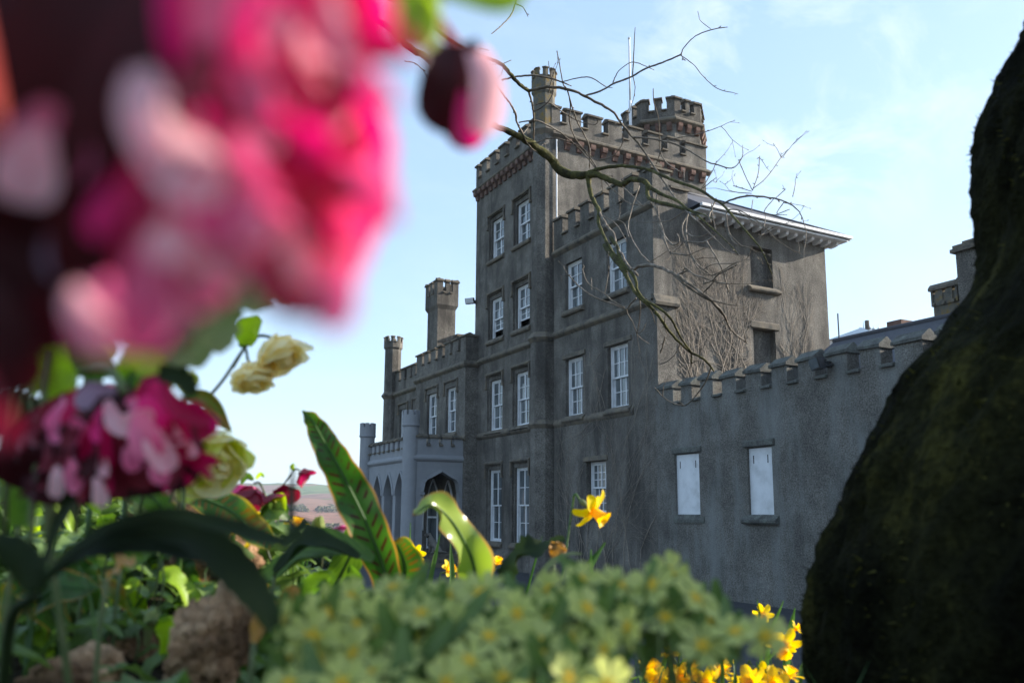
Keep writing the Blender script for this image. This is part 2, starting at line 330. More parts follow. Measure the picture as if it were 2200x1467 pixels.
# slate roof, hipped, with white gutter and brackets
m=MB(); ex=.5
e=[(1.24,-ex,10.36),(6.61+ex,-ex,10.36),(6.61+ex,6.0,10.36),(1.24,6.0,10.36),(2.6,2.9,12.25),(4.7,2.9,12.25)]
m.add(e,[(0,1,5,4),(1,2,5),(2,3,4,5),(3,0,4)]); m.add([(1.24,-ex,10.33),(6.61+ex,-ex,10.33),(6.61+ex,6.0,10.33),(1.24,6.0,10.33)],[(0,1,2,3)])
m.build('roof',M_['slate'],castle)
m=MB(); m.tube([(4.7,2.9,12.27),(6.61+ex,-ex,10.38)],.035,6); m.tube([(2.6,2.9,12.27),(4.7,2.9,12.27)],.05,6); m.build('ridge_tiles',M_['slate'],castle)
m=MB(); m.box(1.25,7.2,-.60,-.5,10.28,10.36); m.box(7.11,7.22,-.5,6,10.26,10.37); m.box(1.25,7.1,-.5,-.02,10.20,10.255); m.build('gutter',M_['white'],castle)
for i in range(16):
    x=1.5+i*.352; m=MB(); m.fprism(lambda s,k,z:(s,-k,z),x,x+.11,[(0,10.07),(.2,10.08),(.3,10.11),(.33,10.2),(0,10.2)]); m.build('eaves_bracket',M_['white'],castle)
# ---- tower  x 0..6.7, y 5.5..11.42
m=MB(); fs=FY(5.5); TW=[]
for (c,d) in ((.62,3.45),(4.85,6.73),(8.26,9.82),(11.36,12.9)):
    TW+= [(7.10,8.12,c if c>1 else .9,d),(9.12,10.16,c if c>1 else .9,d)]
# recess panels then wall
pan=[(a-.12,b+.10,c-.02,d+.16,.07) for a,b,c,d in TW]
wall(m,fx0,5.5,11.42,-.5,14.6,pan)
fr=FX(.07); 
for (a,b,c,d),(pa,pb,pc,pd,_) in zip(TW,pan): wall(m,fr,pa,pb,pc,pd,[(a,b,c,d,.14)])
wall(m,fs,.001,6.7,-.5,14.6); m.add([(6.7,5.5,-.5),(6.7,11.42,-.5),(6.7,11.42,14.6),(6.7,5.5,14.6)],[(0,1,2,3)]); m.add([(0,11.42,-.5),(6.7,11.42,-.5),(6.7,11.42,14.6),(0,11.42,14.6)],[(0,1,2,3)])
m.add([(0,5.5,14.62),(6.7,5.5,14.62),(6.7,11.42,14.62),(0,11.42,14.62)],[(0,1,2,3)])
m.build('tower_wall',W,castle)
for i,(a,b,c,d) in enumerate(TW):
    if i in (4,): lowv=.0
    sash(fr,a,b,c,d,cols=2,rows=2,rec=.11,mw=.07,low=.28 if i in(4,5) else 0.)
    sill(fx0,a-.2,b+.16,c-.03,p=.1); hood(fx0,a-.2,b+.18,d+.27,drop=.5)
m=MB(); string(m,fx0,6.2,11.55,14.57,.15); string(m,fs,-.0,6.85,14.57,.15); string(m,fx0,6.3,11.0,7.57,.12); string(m,fx0,6.3,11.0,4.72,.1)
m.split('string_course',M_['coping'],castle)
corbels(fx0,6.3,11.45,14.44,13); corbels(fs,.35,6.7,14.44,13)
mw=MB(); mc=MB()
g=[(6.9,7.2),(7.72,8.02),(8.54,8.84),(9.36,9.66),(10.18,10.48),(10.95,11.2)]
parapet(mw,mc,FX(-.03),5.55,11.45,14.62,15.05,15.68,g,e1=.03)
g2=[(.33,.58),(1.17,1.44),(2.02,2.29),(2.89,3.16),(3.75,4.02),(4.62,4.89),(5.46,5.74)]
parapet(mw,mc,FY(5.47),-.0,6.73,14.62,15.05,15.68,g2,e1=.03)
parapet(mw,mc,lambda s,k,z:(6.73+k,s,z),5.8,11.4,14.62,15.05,15.68,[(6.5+i*.9,6.8+i*.9) for i in range(5)])
parapet(mw,mc,lambda s,k,z:(s,11.45+k,z),.3,6.4,14.62,15.05,15.68,[(.6+i*.9,.9+i*.9) for i in range(6)])
mw.build('tower_parapet',W,castle); mc.split('coping',M_['coping'],castle)
# ---- octagonal turrets
def turret(cx,cy,a,zs,z0,ztop,cap,ch,mat,name,mold=None,mold2=(),gap=.42,mz=.17,par=None,n=8,th=.1):
    m=MB(); R=1/math.cos(math.pi/n)
    m.ngon_prism(cx,cy,a*R,a*R,z0,ztop-ch,n,math.pi/n)
    m.ngon_prism(cx,cy,a*R,cap*R,ztop-ch,ztop-ch+.09,n,math.pi/n); zc=ztop-mz-.1
    m.ngon_prism(cx,cy,cap*R,cap*R,ztop-ch+.09,zc,n,math.pi/n)
    mc=MB(); half=cap*math.tan(math.pi/n)
    for k in range(n):
        t=2*math.pi*k/n; nx,ny=math.cos(t),math.sin(t); F=Fr(cx+nx*cap,cy+ny*cap,(-ny,nx),(nx,ny))
        g=half*gap; 
        for (p,q) in ((-half,-g),(g,half)):
            m.fbox(F,p,q,-th,0,zc,ztop-.07); mc.fprism(F,p-(0 if p<-g else .015),q+(.015 if p<-g else 0),[(.035,ztop-.08),(.035,ztop-.045),(-th/2,ztop),(-th-.02,ztop-.045),(-th-.02,ztop-.08)])
        mc.fprism(F,-g,g,[(.035,zc-.04),(.035,zc),(-th,zc+.02),(-th,zc-.04)])
    t=m.build(name,M_[mat],par or castle); mc.build('coping',M_['coping'] if mat!='porch' else M_['porch'],t)
    for z,(r,h) in mold2:
        q=MB(); q.ngon_prism(cx,cy,a*R,(a+r)*R,z-h,z-h*.3,n,math.pi/n); q.ngon_prism(cx,cy,(a+r)*R,a*R,z-h*.3+.001,z+h*.5,n,math.pi/n); q.build('moulding',M_['coping'] if mat!='porch' else M_['porch'],t)
    return t
turret(-.10,5.83,.345,0,14.5,16.95,.40,.95,'lich','corner_turret',mold2=[(14.75,(.09,.22)),],mz=.22,gap=.38)
m=MB(); R=1/math.cos(math.pi/8)
m.ngon_prism(-.10,5.83,.345*R,.345*R,7.55,14.5); m.ngon_prism(-.10,5.83,.40*R,.40*R,-.5,7.4,8,math.pi/8)
ct=m.build('corner_turret',W,castle)
for z,a in ((7.55,.42),(4.74,.40)):
    q=MB(); q.ngon_prism(-.10,5.83,a*R,(a+.09)*R,z-.16,z-.03); q.ngon_prism(-.10,5.83,(a+.09)*R,a*R*.9,z-.029,z+.17); q.build('moulding',M_['coping'],ct)
m=MB(); m.tube([(.17,5.44,7.6),(.17,5.44,14.4)],.025,6); m.build('lightning_conductor',M_['white'],castle)
# big octagonal stair turret on the tower roof
bx,by,ba=6.0,7.1,1.50
m=MB(); m.ngon_prism(bx,by,ba*.97*R,ba*.97*R,9,16.38)
bt=m.build('stair_turret',W,castle)
mw=MB(); mc=MB(); th=.26; half=ba*math.tan(math.pi/8)
for k in range(8):
    t=2*math.pi*k/8; nx,ny=math.cos(t),math.sin(t); F=Fr(bx+nx*ba,by+ny*ba,(-ny,nx),(nx,ny))
    parapet(mw,mc,F,-half,half,16.38,16.86,17.42,[(-.32,-.1),(.1,.32)] if k!=5 else [(-.36,-.13),(.12,.33)],th=th)
    string(mc,F,-half-.04,half+.04,16.42,.13)
    for i in range(3):
        s=-half+half*2*(i+.5)/3; q=MB(); q.fprism(F,s-.1,s+.1,[(-.05,16.0),(.03,16.02),(.1,16.18),(.11,16.3),(-.05,16.3)]); q.build('corbel',M_['redstone'],bt)
mw.build('parapet',W,bt); mc.build('coping',M_['coping'],bt)
# ---- left block x=-.52, y 11.1..16.3 ; recessed end x=0, y 16.3..20.8
fl=FX(-.52); m=MB(); LW=[(13.9,14.95,4.87,6.76),(11.95,12.95,4.95,6.76)]
wall(m,fl,11.1,16.3,-.5,7.6,[(a,b,c,d,.18) for a,b,c,d in LW]); wall(m,FY(11.1),-.519,.0,-.5,7.6); m.add([(-.52,16.3,-.5),(0,16.3,-.5),(0,16.3,7.6),(-.52,16.3,7.6)],[(0,1,2,3)])
wall(m,fx0,16.3,20.9,-.5,7.55,[(18.75,19.75,5.2,6.65,.18)]); m.add([(0,21,-.5),(8,21,-.5),(8,21,7.7),(0,21,7.7)],[(0,1,2,3)])
m.add([(8,11.42,-.5),(8,21,-.5),(8,21,7.7),(8,11.42,7.7)],[(0,1,2,3)]); m.add([(.05,11.42,7.66),(8,11.42,7.66),(8,21,7.66),(.05,21,7.66)],[(0,1,2,3)])
m.build('wing_wall',W,castle)
for a,b,c,d in LW: sash(fl,a,b,c,d,cols=2,rec=.14,mw=.06); hood(fl,a-.17,b+.17,d+.3,drop=.5); sill(fl,a-.1,b+.1,c,p=.08)
sash(fx0,18.75,19.75,5.2,6.65,rec=.14,mw=.06); hood(fx0,18.6,19.9,6.95,drop=.45); hood(fx0,16.9,18.1,7.0,drop=.45); sill(fx0,18.6,19.9,5.2)
m=MB(); string(m,fl,11.0,16.36,7.5,.12); string(m,FY(11.1),-.62,.0,7.5,.12); string(m,fx0,16.3,20.5,7.45,.12); string(m,fl,11.0,16.3,4.68,.06); m.split('string_course',M_['coping'],castle)
mw=MB(); mc=MB()
parapet(mw,mc,fl,11.1,16.3,7.6,8.15,8.72,[(a-.02,a+.22) for a in (11.62,12.39,13.17,13.91,14.69,15.43)],e1=.03,e0=.05)
parapet(mw,mc,FY(11.1),-.219,.0,7.6,8.15,8.715,[])
parapet(mw,mc,fx0,16.35,20.5,7.55,8.1,8.68,[(16.8,17.05),(17.5,17.75),(18.2,18.42),(18.93,19.18),(19.69,19.94)])
mw.build('wing_parapet',W,castle); mc.split('coping',M_['coping'],castle)
turret(-.02,20.85,.36,0,-.5,10.35,.42,.66,'render','end_turret',mold2=[(7.5,(.12,.24))],mz=.17)
# battlemented chimney on the wing
m=MB(); m.box(1.08,1.98,17.95,19.2,7.7,11.45); 
vs=[(1.08,17.95,11.3),(1.98,17.95,11.3),(1.98,19.2,11.3),(1.08,19.2,11.3),(1,17.86,11.5),(2.08,17.86,11.5),(2.08,19.35,11.5),(1,19.35,11.5)]; m.hexa(vs)
mc=MB()
for F,l in ((FX(1.),(17.863,19.347)),(FY(17.86),(1.003,2.077)),(lambda s,k,z:(2.08+k,s,z),(17.863,19.347)),(lambda s,k,z:(s,19.35+k,z),(1.003,2.077))):
    ln=l[1]-l[0]; parapet(m,mc,F,l[0],l[1],11.5,12.12,12.76,[(l[0]+ln*.27,l[0]+ln*.41),(l[0]+ln*.59,l[0]+ln*.73)],th=.16,cp=.05,e0=.04,e1=.04)
m.box(1.2,1.9,18.0,19.2,11.4,12.2)
ch=m.build('chimney',M_['render'],castle); mc.build('coping',M_['coping'],ch)
m=MB(); m.box(1.9,2.75,17.8,18.3,7.7,10.05); m.box(2.75,3.1,17.8,18.3,7.7,9.3); gw=m.build('gable_wall',M_['render'],castle)
m=MB(); m.box(1.985,2.8,17.72,18.38,10.05,10.15); m.build('coping',M_['coping'],gw)
# plinth course
m=MB(); m.fprism(fx0,6.3,11.05,[(-.01,-.5),(.1,-.5),(.1,.5),(-.01,.68)]); m.build('plinth',W,castle)
# ================================================================ PORCH (part of the castle)
pm=MB(); 
def arch_pts(c,hw,spring,top,n=12,k=.5):
    # four-centred / pointed arch outline from left spring over apex to right spring
    out=[]
    for i in range(n+1):
        t=i/n; x=-hw+hw*t; 
        q=.34
        y=spring+(top-spring)*((.66*math.sqrt(max(0,1-(1-t/q)**2)) if t<q else .66+.34*(t-q)/(1-q)) if k<.3 else (t**.62*1.0))
        out.append((c+x,y))
    return out+[(2*c-x,y) for x,y in out[-2::-1]]
def arched_wall(mb,F,s0,s1,z0,z1,arches,th,n=0.):
    """wall between s0,s1 with pointed openings; solid thickness th"""
    xs=[s0]
    for (c,hw,sp,tp,k) in arches:
        pts=arch_pts(c,hw,sp,tp,10,k)
        mb.fbox(F,xs[-1],c-hw,n-th,n,z0,z1)
        for (a,za),(b,zb) in zip(pts,pts[1:]):
            mb.hexa([F(a,n,za),F(b,n,zb),F(b,n-th,zb),F(a,n-th,za),F(a,n,z1),F(b,n,z1),F(b,n-th,z1),F(a,n-th,z1)])
        xs.append(c+hw)
    mb.fbox(F,xs[-1],s1,n-th,n,z0,z1)
def arch_trim(mb,F,c,hw,sp,tp,k,n=0.,w=.09,p=.06,zb=0.):
    pts=arch_pts(c,hw,sp,tp,10,k); 
    full=[(pts[0][0],zb)]+pts+[(pts[-1][0],zb)] if zb else pts
    for (a,za),(b,zb2) in zip(full,full[1:]):
        d=V((b-a,zb2-za)); 
        if d.length<1e-4: continue
        nn=V((-d.y,d.x)).normalized()*w
        mb.hexa([F(a,n,za),F(b,n,zb2),F(b,n+p,zb2),F(a,n+p,za),F(a+nn.x,n,za+nn.y),F(b+nn.x,n,zb2+nn.y),F(b+nn.x,n+p*.6,zb2+nn.y),F(a+nn.x,n+p*.6,za+nn.y)])
PX0,PY0,PYE=-2.5,11.2,16.5
FS=FY(PY0); FF=FX(PX0)
arched_wall(pm,FS,-2.45,-.525,.45,3.8,[(-1.36,.72,2.65,3.40,.25)],.3)
AR=[(12.45,.5,2.55,3.4,.55),(13.75,.5,2.55,3.4,.55),(15.05,.5,2.55,3.4,.55)]
arched_wall(pm,FF,11.5,PYE,.45,3.8,AR,.35)
pm.box(PX0,-.53,PY0,PYE,3.8,4.0); pm.box(PX0+.03,-.53,PYE-.3,PYE-.01,.45,3.8)
porch=pm.build('porch',M_['porch'],castle)
m=MB(); m.box(PX0-.12,-.53,PY0-.1,PYE,.0,.45); m.box(PX0-.1,-.7,PY0-.36,PY0-.1,-.2,.30); m.box(PX0-.1,-.7,PY0-.64,PY0-.36,-.2,.15)
m.build('steps',M_['coping'],porch)
mw=MB(); mc=MB()
parapet(mw,mc,FS,-2.4,-.525,4.0,4.4,4.78,[(-1.99,-1.84),(-1.5,-1.35),(-1.03,-.88)],th=.2)
parapet(mw,mc,FF,11.5,16.4,4.0,4.3,4.75,[(12.05+i*.56,12.05+i*.56+.26) for i in range(8)],th=.2)
mw.build('porch_parapet',M_['porch'],porch); mc.build('coping',M_['coping'],porch)
m=MB(); string(m,FS,-2.5,-.525,3.88,.09); string(m,FF,11.2,16.4,3.88,.09)
arch_trim(m,FS,-1.36,.72,2.65,3.40,.25,w=.1,p=.05)
m.fbox(FS,-2.2,-2.03,0,.06,2.56,2.65); m.fbox(FS,-.7,-.54,0,.06,2.56,2.65)
for c,hw,sp,tp,k in AR: arch_trim(m,FF,c,hw,sp,tp,k,w=.09,p=.05); 
m.build('moulding',M_['porch'],porch)
def rcol(cx,cy,r,z0,z1,cap):
    m=MB(); pr=[(0,z0),(r*1.12,z0),(r*1.12,z0+.4),(r,z0+.5),(r,z1-.62),(cap,z1-.56),(cap,z1-.52),(cap*.96,z1-.5),(cap*.96,z1-.17),(0,z1-.17)]
    m.lathe((cx,cy,0),(0,0,1),pr,24,smooth=False)
    for k in range(8):
        t=2*math.pi*(k+.5)/8; 
        for s in (-.55,-.18): pass
        a0,a1=t-.26,t+.26
        vs=[]
        for rr in (cap*.96,cap*.6):
            for zz in (z1-.17,z1):
                for aa in (a0,t,a1): vs.append((cx+rr*math.cos(aa),cy+rr*math.sin(aa),zz))
        m.add(vs,[(0,1,4,3),(1,2,5,4),(6,7,10,9),(7,8,11,10),(3,4,10,9),(4,5,11,10),(0,3,9,6),(2,5,11,8)])
    return m.build('porch_column',M_['porch'],porch)
rcol(-2.52,11.42,.285,-.3,5.62,.33); rcol(-2.52,16.55,.3,-.3,5.6,.345)
# inside of the porch: inner wall with door and pointed lights (white joinery)
def lancet(F,c,hw,z0,sp,tp,n,k=.4,door=False):
    m=MB(); arch_trim(m,F,c,hw,sp,tp,k,n=n,w=.07,p=.05,zb=z0); 
    m.fbox(F,c-hw,c+hw,n,n+.05,z0,z0+.09); m.fbox(F,c-hw,c+hw,n,n+.045,(z0+sp)/2+.2,(z0+sp)/2+.27); 
    if not door: m.fbox(F,c-.015,c+.015,n,n+.035,z0+.09,(z0+sp)/2+.2)
    m.fbox(F,c-hw+.0,c+hw,n,n+.04,sp-.03,sp+.02)
    o=m.build('window' if not door else 'glazed_door',M_['white'],porch)
    g=MB(); pts=arch_pts(c,hw,sp,tp,8,k); vs=[F(x,n+.012,z) for x,z in [(c-hw,z0)]+pts+[(c+hw,z0)]]; g.add(vs,[tuple(range(len(vs)))]); g.build('pane',M_['glass'],o); return o
FI=FX(-.53); FB=FY(PYE-.3)
for c in (12.5,15.4): lancet(FI,c,.36,1.2,2.5,3.1,.01)
lancet(FI,14.0,.5,.5,2.5,3.2,.01,door=True)
for c,d in ((-2.0,False),(-1.45,True),(-.9,False)): lancet(FB,c,.19 if not d else .24,1.15 if not d else .5,2.55,3.05,.01,door=d)
# lanterns, dog, sign board, flagpole, floodlights
def lantern(x,y,z,label):
    t=thing('wall_lantern',(x,y,z),label,'lantern','lanterns inside the porch')
    m=MB(); m.tube([(x+.14,y,z+.05),(x+.02,y,z+.0),(x,y,z+.1)],.018,6); m.box(x+.13,x+.16,y-.05,y+.05,z-.05,z+.2); m.build('bracket',M_['dark'],t)
    m=MB(); m.ngon_prism(x,y,.05,.08,z+.1,z+.3,6,0); m.build('glass',M_['glass'],t)
    m=MB(); m.ngon_prism(x,y,.12,.02,z+.3,z+.42,6,0); m.ngon_prism(x,y,.02,.01,z+.42,z+.48,6,0); m.build('cap',M_['dark'],t)
lantern(-.72,13.2,2.0,'black carriage lantern on the inner porch wall, nearer the arch')
lantern(-.72,14.8,2.0,'black carriage lantern on the inner porch wall, farther from the arch')
# flagpole
t=thing('flagpole',(4.0,6.5,15.1),'tall thin white flagpole rising behind the tower battlements','flagpole')
m=MB(); m.tube([(4,6.5,14.6),(4,6.5,17.2)],.055,8); m.tube([(4,6.5,17.2),(4,6.5,19.7)],.035,8); m.build('pole',M_['white'],t)
m=MB(); m.lathe((4,6.5,19.7),(0,0,1),[(.03,0),(.06,.03),(.045,.08),(.0,.1)],8); m.build('finial',M_['white'],t)
def floodlight(c,label,rot,s=1.):
    t=thing('floodlight',c,label,'floodlight')
    R_=Matrix.Rotation(rot,3,'Z'); q=lambda x,y,z:V(c)+R_@V((x,y,z))*s
    m=MB(); m.hexa([q(-.14,-.2,-.12),q(.0,-.14,-.10),q(.0,.14,-.10),q(-.14,.2,-.12),q(-.2,-.2,.1),q(-.03,-.14,.12),q(-.03,.14,.12),q(-.2,.2,.1)]); m.build('housing',M_['dark'],t)
    m=MB(); m.hexa([q(-.165,-.17,-.1),q(-.15,-.17,-.1),q(-.15,.17,-.1),q(-.165,.17,-.1),q(-.215,-.17,.085),q(-.2,-.17,.085),q(-.2,.17,.085),q(-.215,.17,.085)]); m.build('lens',M_['white'] if s==1. else M_['glass'],t)
    m=MB(); m.tube([q(-.05,0,0),q(.1,0,-.05),q(.2,0,-.0)],.03*s,6); m.box(c[0]+.1,c[0]+.2,c[1]-.05,c[1]+.05,c[2]-.06,c[2]+.06) ; m.build('bracket',M_['dark'],t)
floodlight((-.12,11.5,10.05),'small floodlight with pale lens high on the left edge of the tower',.6)
floodlight((-.25,-5.83,4.93),'black floodlight bracketed to the low battlemented wall',-.4,1.05)
# ---- dog sitting in the porch, facing left
dm=noisy('pale_dog_coat',[(.2,.18,.16),(.34,.31,.27)],9,5,.9,.3,60,.01)
def dog(o):
    d=thing('dog',o,'pale dog with a dark collar sitting in the porch doorway, facing left','dog')
    me=bpy.data.meshes.new('body'); pts=[];ed=[];rad=[]
    def ad(p,r,par=None):
        pts.append(V(o)+V(p)); rad.append(r)
        if par is not None: ed.append((par,len(pts)-1))
        return len(pts)-1
    # dog axis along -X (left in view is +Y/-X) -> use direction d
    D=V((-.75,.66,0)); S=V((.66,.75,0))
    def q(f,s,z): v=D*f+S*s; return (v.x,v.y,z)
    hip=ad(q(-.2,0,.17),.15); bl=ad(q(-.08,0,.28),.15,hip); ch_=ad(q(.06,0,.42),.15,bl); nk=ad(q(.13,0,.55),.085,ch_); hd=ad(q(.18,0,.68),.095,nk); mz=ad(q(.28,0,.66),.055,hd); ns=ad(q(.36,0,.645),.035,mz)
    for s in (-1,1):
        sh=ad(q(.1,s*.09,.34),.065,ch_); el=ad(q(.11,s*.09,.2),.042,sh); pw=ad(q(.12,s*.09,.05),.035,el); ad(q(.18,s*.09,.025),.035,pw)
        th_=ad(q(-.14,s*.12,.14),.1,hip); kn=ad(q(.0,s*.14,.12),.055,th_); hk=ad(q(-.08,s*.14,.04),.04,kn); ad(q(.06,s*.14,.025),.035,hk)
        er=ad(q(.15,s*.08,.71),.03,hd); ad(q(.15,s*.11,.62),.02,er)
    t1=ad(q(-.34,0,.06),.03,hip); ad(q(-.5,.1,.04),.018,t1)
    me.from_pydata(pts,ed,[]); ob=bpy.data.objects.new('body',me); COL.objects.link(ob); me.materials.append(dm)
    sk=ob.modifiers.new('s','SKIN'); sk.use_smooth_shade=True
    for i,r in enumerate(rad): me.skin_vertices[0].data[i].radius=(r,r)
    me.skin_vertices[0].data[0].use_root=True
    ob.modifiers.new('d','SUBSURF').levels=1; ob.modifiers['d'].render_levels=1
    ob.parent=d; ob.matrix_parent_inverse=wm(d).inverted()
    c=V(o)+V(q(.15,0,.59)); m=MB(); m.lathe(c-V((0,0,.02)),V(q(.25,0,1)),[(.1,0),(.105,.02),(.1,.05)],14); m.build('collar',M_['dark'],d)
    m=MB(); m.lathe(V(o)+V(q(.39,0,.65)),D,[(.0,-.02),(.02,-.01),(.018,.01),(0,.015)],8)
    for s in (-1,1): m.lathe(V(o)+V(q(.255,s*.05,.71)),D+S*s,[(.014,-.01),(.012,.008),(0,.012)],6)
    m.build('nose_and_eyes',M_['dark'],d)
dog((-1.42,11.75,.45))
t=thing('sign_board',(-2.02,11.75,.45),'dark folding board standing inside the porch arch','board')
m=MB(); m.hexa([(-2.06,11.7,.46),(-2.04,11.7,.46),(-1.98,12.1,.46),(-2.0,12.1,.46),(-2.0,11.75,1.3),(-1.98,11.75,1.3),(-1.93,12.1,1.3),(-1.95,12.1,1.3)]); m.build('panel',M_['dark'],t)
m=MB(); m.tube([(-1.85,11.75,.46),(-1.98,11.75,1.3)],.02,6); m.tube([(-1.82,12.1,.46),(-1.94,12.1,1.3)],.02,6); m.build('leg',M_['dark'],t)
# ================================================================ LOW BATTLEMENTED WALL
W2=M_['render2']
lw=thing('battlemented_wall',(.2,-6,0),'low grey battlemented wall with white shuttered openings running right from the castle','wall')
m=MB(); F=FX(-.03); SH=[(-1.68,-.74,1.86,3.41),(-4.1,-3.33,1.87,3.41)]
wall(m,F,-16,-.004,-.5,4.735,[(a,b,c,d,.16) for a,b,c,d in SH]); m.box(.40,.45,-16,-.005,-.5,4.7)
m.fbox(F,-1.68,-.74,-.24,-.16,1.86,3.41); m.fbox(F,-4.1,-3.33,-.24,-.16,1.87,3.41)
mc=MB(); gp=[]
for c in (-.90,-1.64,-2.42,-3.22,-4.03,-4.80,-5.58,-6.40,-7.18,-8.1,-9.0,-9.9,-10.8,-11.7,-12.6,-13.5,-14.4): gp.append((c-.16,c+.16))
parapet(m,mc,F,-16,-.1,4.738,4.74,5.32,gp[::-1],th=.36,cp=.055,rag=rg,ch=.22)
m.build('wall',W2,lw)
mc2=M_['coping2']=noisy('mossy_coping',[(.06,.06,.055),(.11,.11,.10),(.15,.16,.14)],5,7,.95,.8,40,.02,fine=.25,fscale=40)
mc.split('coping',mc2,lw)
for i,(a,b,c,d) in enumerate(SH):
    q=MB(); q.fbox(F,a+.03,b-.0,-.12,-.07,c+.015,d-.02)
    s_=q.build('shutter',M_['white'],lw,'white boarded shutter with two narrow slots')
    q=MB()
    for y in (a+.13+(b-a)*.08,b-.14): q.fbox(F,y-.013,y+.013,-.074,-.066,d-.36,d-.18)
    q.build('slot',M_['dark'],s_)
    o=sill(F,a-.15,b+.14 if i else b+.05,c,p=.13 if i else .03,mat='coping2',par=lw); q=MB(); q.fprism(F,a-.1,b+.08,[(-.01,d-.0),(.03+.03*i,d+.02),(.03+.03*i,d+.13),(-.01,d+.17)]); q.build('lintel',mc2,lw)
# ---- outbuilding behind the low wall
ob_=thing('outbuilding',(3,-7,0),'slate roofed service range behind the low battlemented wall','outbuilding')
m=MB(); m.box(.7,5.3,-22,-3.6,-.5,4.6); m.add([(.7,-3.6,4.6),(5.3,-3.6,4.6),(3,-3.6,6.05)],[(0,1,2)]); m.build('wall',W,ob_)
m=MB(); m.add([(.5,-3.5,4.5),(.5,-22,4.5),(3,-22,6.15),(3,-3.3,6.15),(5.5,-3.5,4.5),(5.5,-22,4.5)],[(0,1,2,3),(3,2,5,4)]); m.build('roof',M_['slate'],ob_)
for i in range(30):
    pass
m=MB(); m.tube([(3,-3.3,6.17),(3,-22,6.17)],.06,6); m.build('ridge_tiles',M_['slate'],ob_)
def stack(x0,x1,y0,y1,z0,z1,cren,mat):
    m=MB(); m.box(x0,x1,y0,y1,z0,z1-.22); mc=MB()
    if cren:
        for F_,l in ((FX(x0-.03),(y0-.03,y1+.03)),(FY(y0-.03),(x0-.03,x1+.03))):
            ln=l[1]-l[0]; parapet(m,mc,F_,l[0],l[1],z1-.5,z1-.45,z1,[(l[0]+ln*(i+.72)/3.2,l[0]+ln*(i+1.02)/3.2) for i in range(3) if (i+1.02)/3.2<.97],th=.12,cp=.04)
    else:
        mc.box(x0-.08,x1+.08,y0-.08,y1+.08,z1-.22,z1-.14); mc.box(x0-.04,x1+.04,y0-.04,y1+.04,z1-.139,z1-.06); mc.box(x0+.1,x1-.1,y0+.1,y1-.1,z1-.059,z1+.03)
    o=m.build('chimney',M_[mat],ob_); mc.build('coping',M_['coping'],o)
stack(3,3.9,-7.35,-6.7,5.5,7.72,False,'render'); stack(3.2,3.9,-6.65,-5.95,5.5,7.0,True,'lich')
m=MB(); m.box(3.6,4.1,-4.8,-4.4,6.0,6.5); m.box(4.2,4.6,-4.1,-3.8,5.8,6.42); m.build('roof_vent',M_['redstone'],ob_)
t=thing('antenna_pole',(2.0,-3.7,5.4),'thin grey pole rising behind the low wall battlements','pole')
m=MB(); m.tube([(3.2,-3.3,4.5),(3.2,-3.3,6.9)],.02,6); m.build('pole',M_['slate'],t)
# white conservatory ridge with finials, far behind
cg=thing('conservatory',(14,1,0),'white glazed conservatory roof with pointed finials showing over the slates','conservatory')
def atray(px,py,dd): return P(px,py,dd)
c=P(1866,712,34); a=c.x; b=c.y
m=MB(); m.box(a-1.2,a+1.2,b-1,b+1,0,c.z-.3); m.build('wall',M_['white'],cg)
m=MB(); m.add([(a-1.3,b-1.1,c.z-.32),(a+1.3,b-1.1,c.z-.32),(a+1.3,b+1.1,c.z-.32),(a-1.3,b+1.1,c.z-.32),(a-.4,b,c.z+.12),(a+.4,b,c.z+.12)],[(0,1,5,4),(1,2,5),(2,3,4,5),(3,0,4)]); m.build('roof',M_['glass'],cg)
for px,h in ((1856,.42),(1888,.3),(1877,.22),(1870,.15),(1848,.1)):
    q=P(px,712,34); m=MB(); z=c.z-.1; m.lathe((q.x,q.y,z),(0,0,1),[(.03,0),(.05,.05),(.02,.1),(.07,.2),(.02,.26),(.0,h+.2)],8); m.build('finial',M_['white'],cg)
q=P(1864,712,34); m=MB(); m.tube([(q.x,q.y,c.z-.1),(q.x,q.y,c.z+.45)],.09,8); m.build('flue',M_['coping'],cg)
# ---- gate pier at the far left of the drive
c=P(768,1160,40)
t=thing('gate_pier',(c.x,c.y,0),'dark stone pier with moulded cap and urn beyond the porch','pier')
m=MB(); m.box(c.x-.32,c.x+.32,c.y-.32,c.y+.32,-.5,c.z+.25); m.box(c.x-.4,c.x+.4,c.y-.4,c.y+.4,c.z+.25,c.z+.35); m.build('shaft',M_['dark'],t)
m=MB(); m.lathe((c.x,c.y,c.z+.35),(0,0,1),[(.16,0),(.1,.06),(.1,.12),(.26,.25),(.3,.42),(.36,.46),(.3,.5),(.1,.58),(.0,.66)],12); m.build('urn',M_['dark'],t)
# ================================================================ GROUND, HILLS
def sm(a,b,x): x=max(0,min(1,(x-a)/(b-a))); return x*x*(3-2*x)
def hz(r,th):
    """terrain height by distance r from the garden"""
    k=[(0,0),(42,0),(110,-5),(300,-15),(600,-15),(1000,-4),(1500,12),(2100,38),(2700,66),(3300,80),(4200,70),(9000,20)]
    for (a,za),(b,zb) in zip(k,k[1:]):
        if r<=b: z=za+(zb-za)*sm(a,b,r); break
    else: z=20
    if r>75:
        z+= noise.noise(V((th*6,r/700.,1.3)))*min(1,(r-75)/1500.)*26 + noise.noise(V((th*22,r/240.,7)))*min(1,(r-75)/1500.)*6
    return z
bm_=MB(); rs=[0,6,12,20,30,45,62,75,92,110,135,165,200,240,290,340,400,460,530,600,680,760,850,950,1050,1150,1260,1380,1500,1640,1780,1930,2080,2240,2400,2560,2720,2900,3100,3400,3900,4700,6500,9000]
NT=360; gv=[];gf=[]
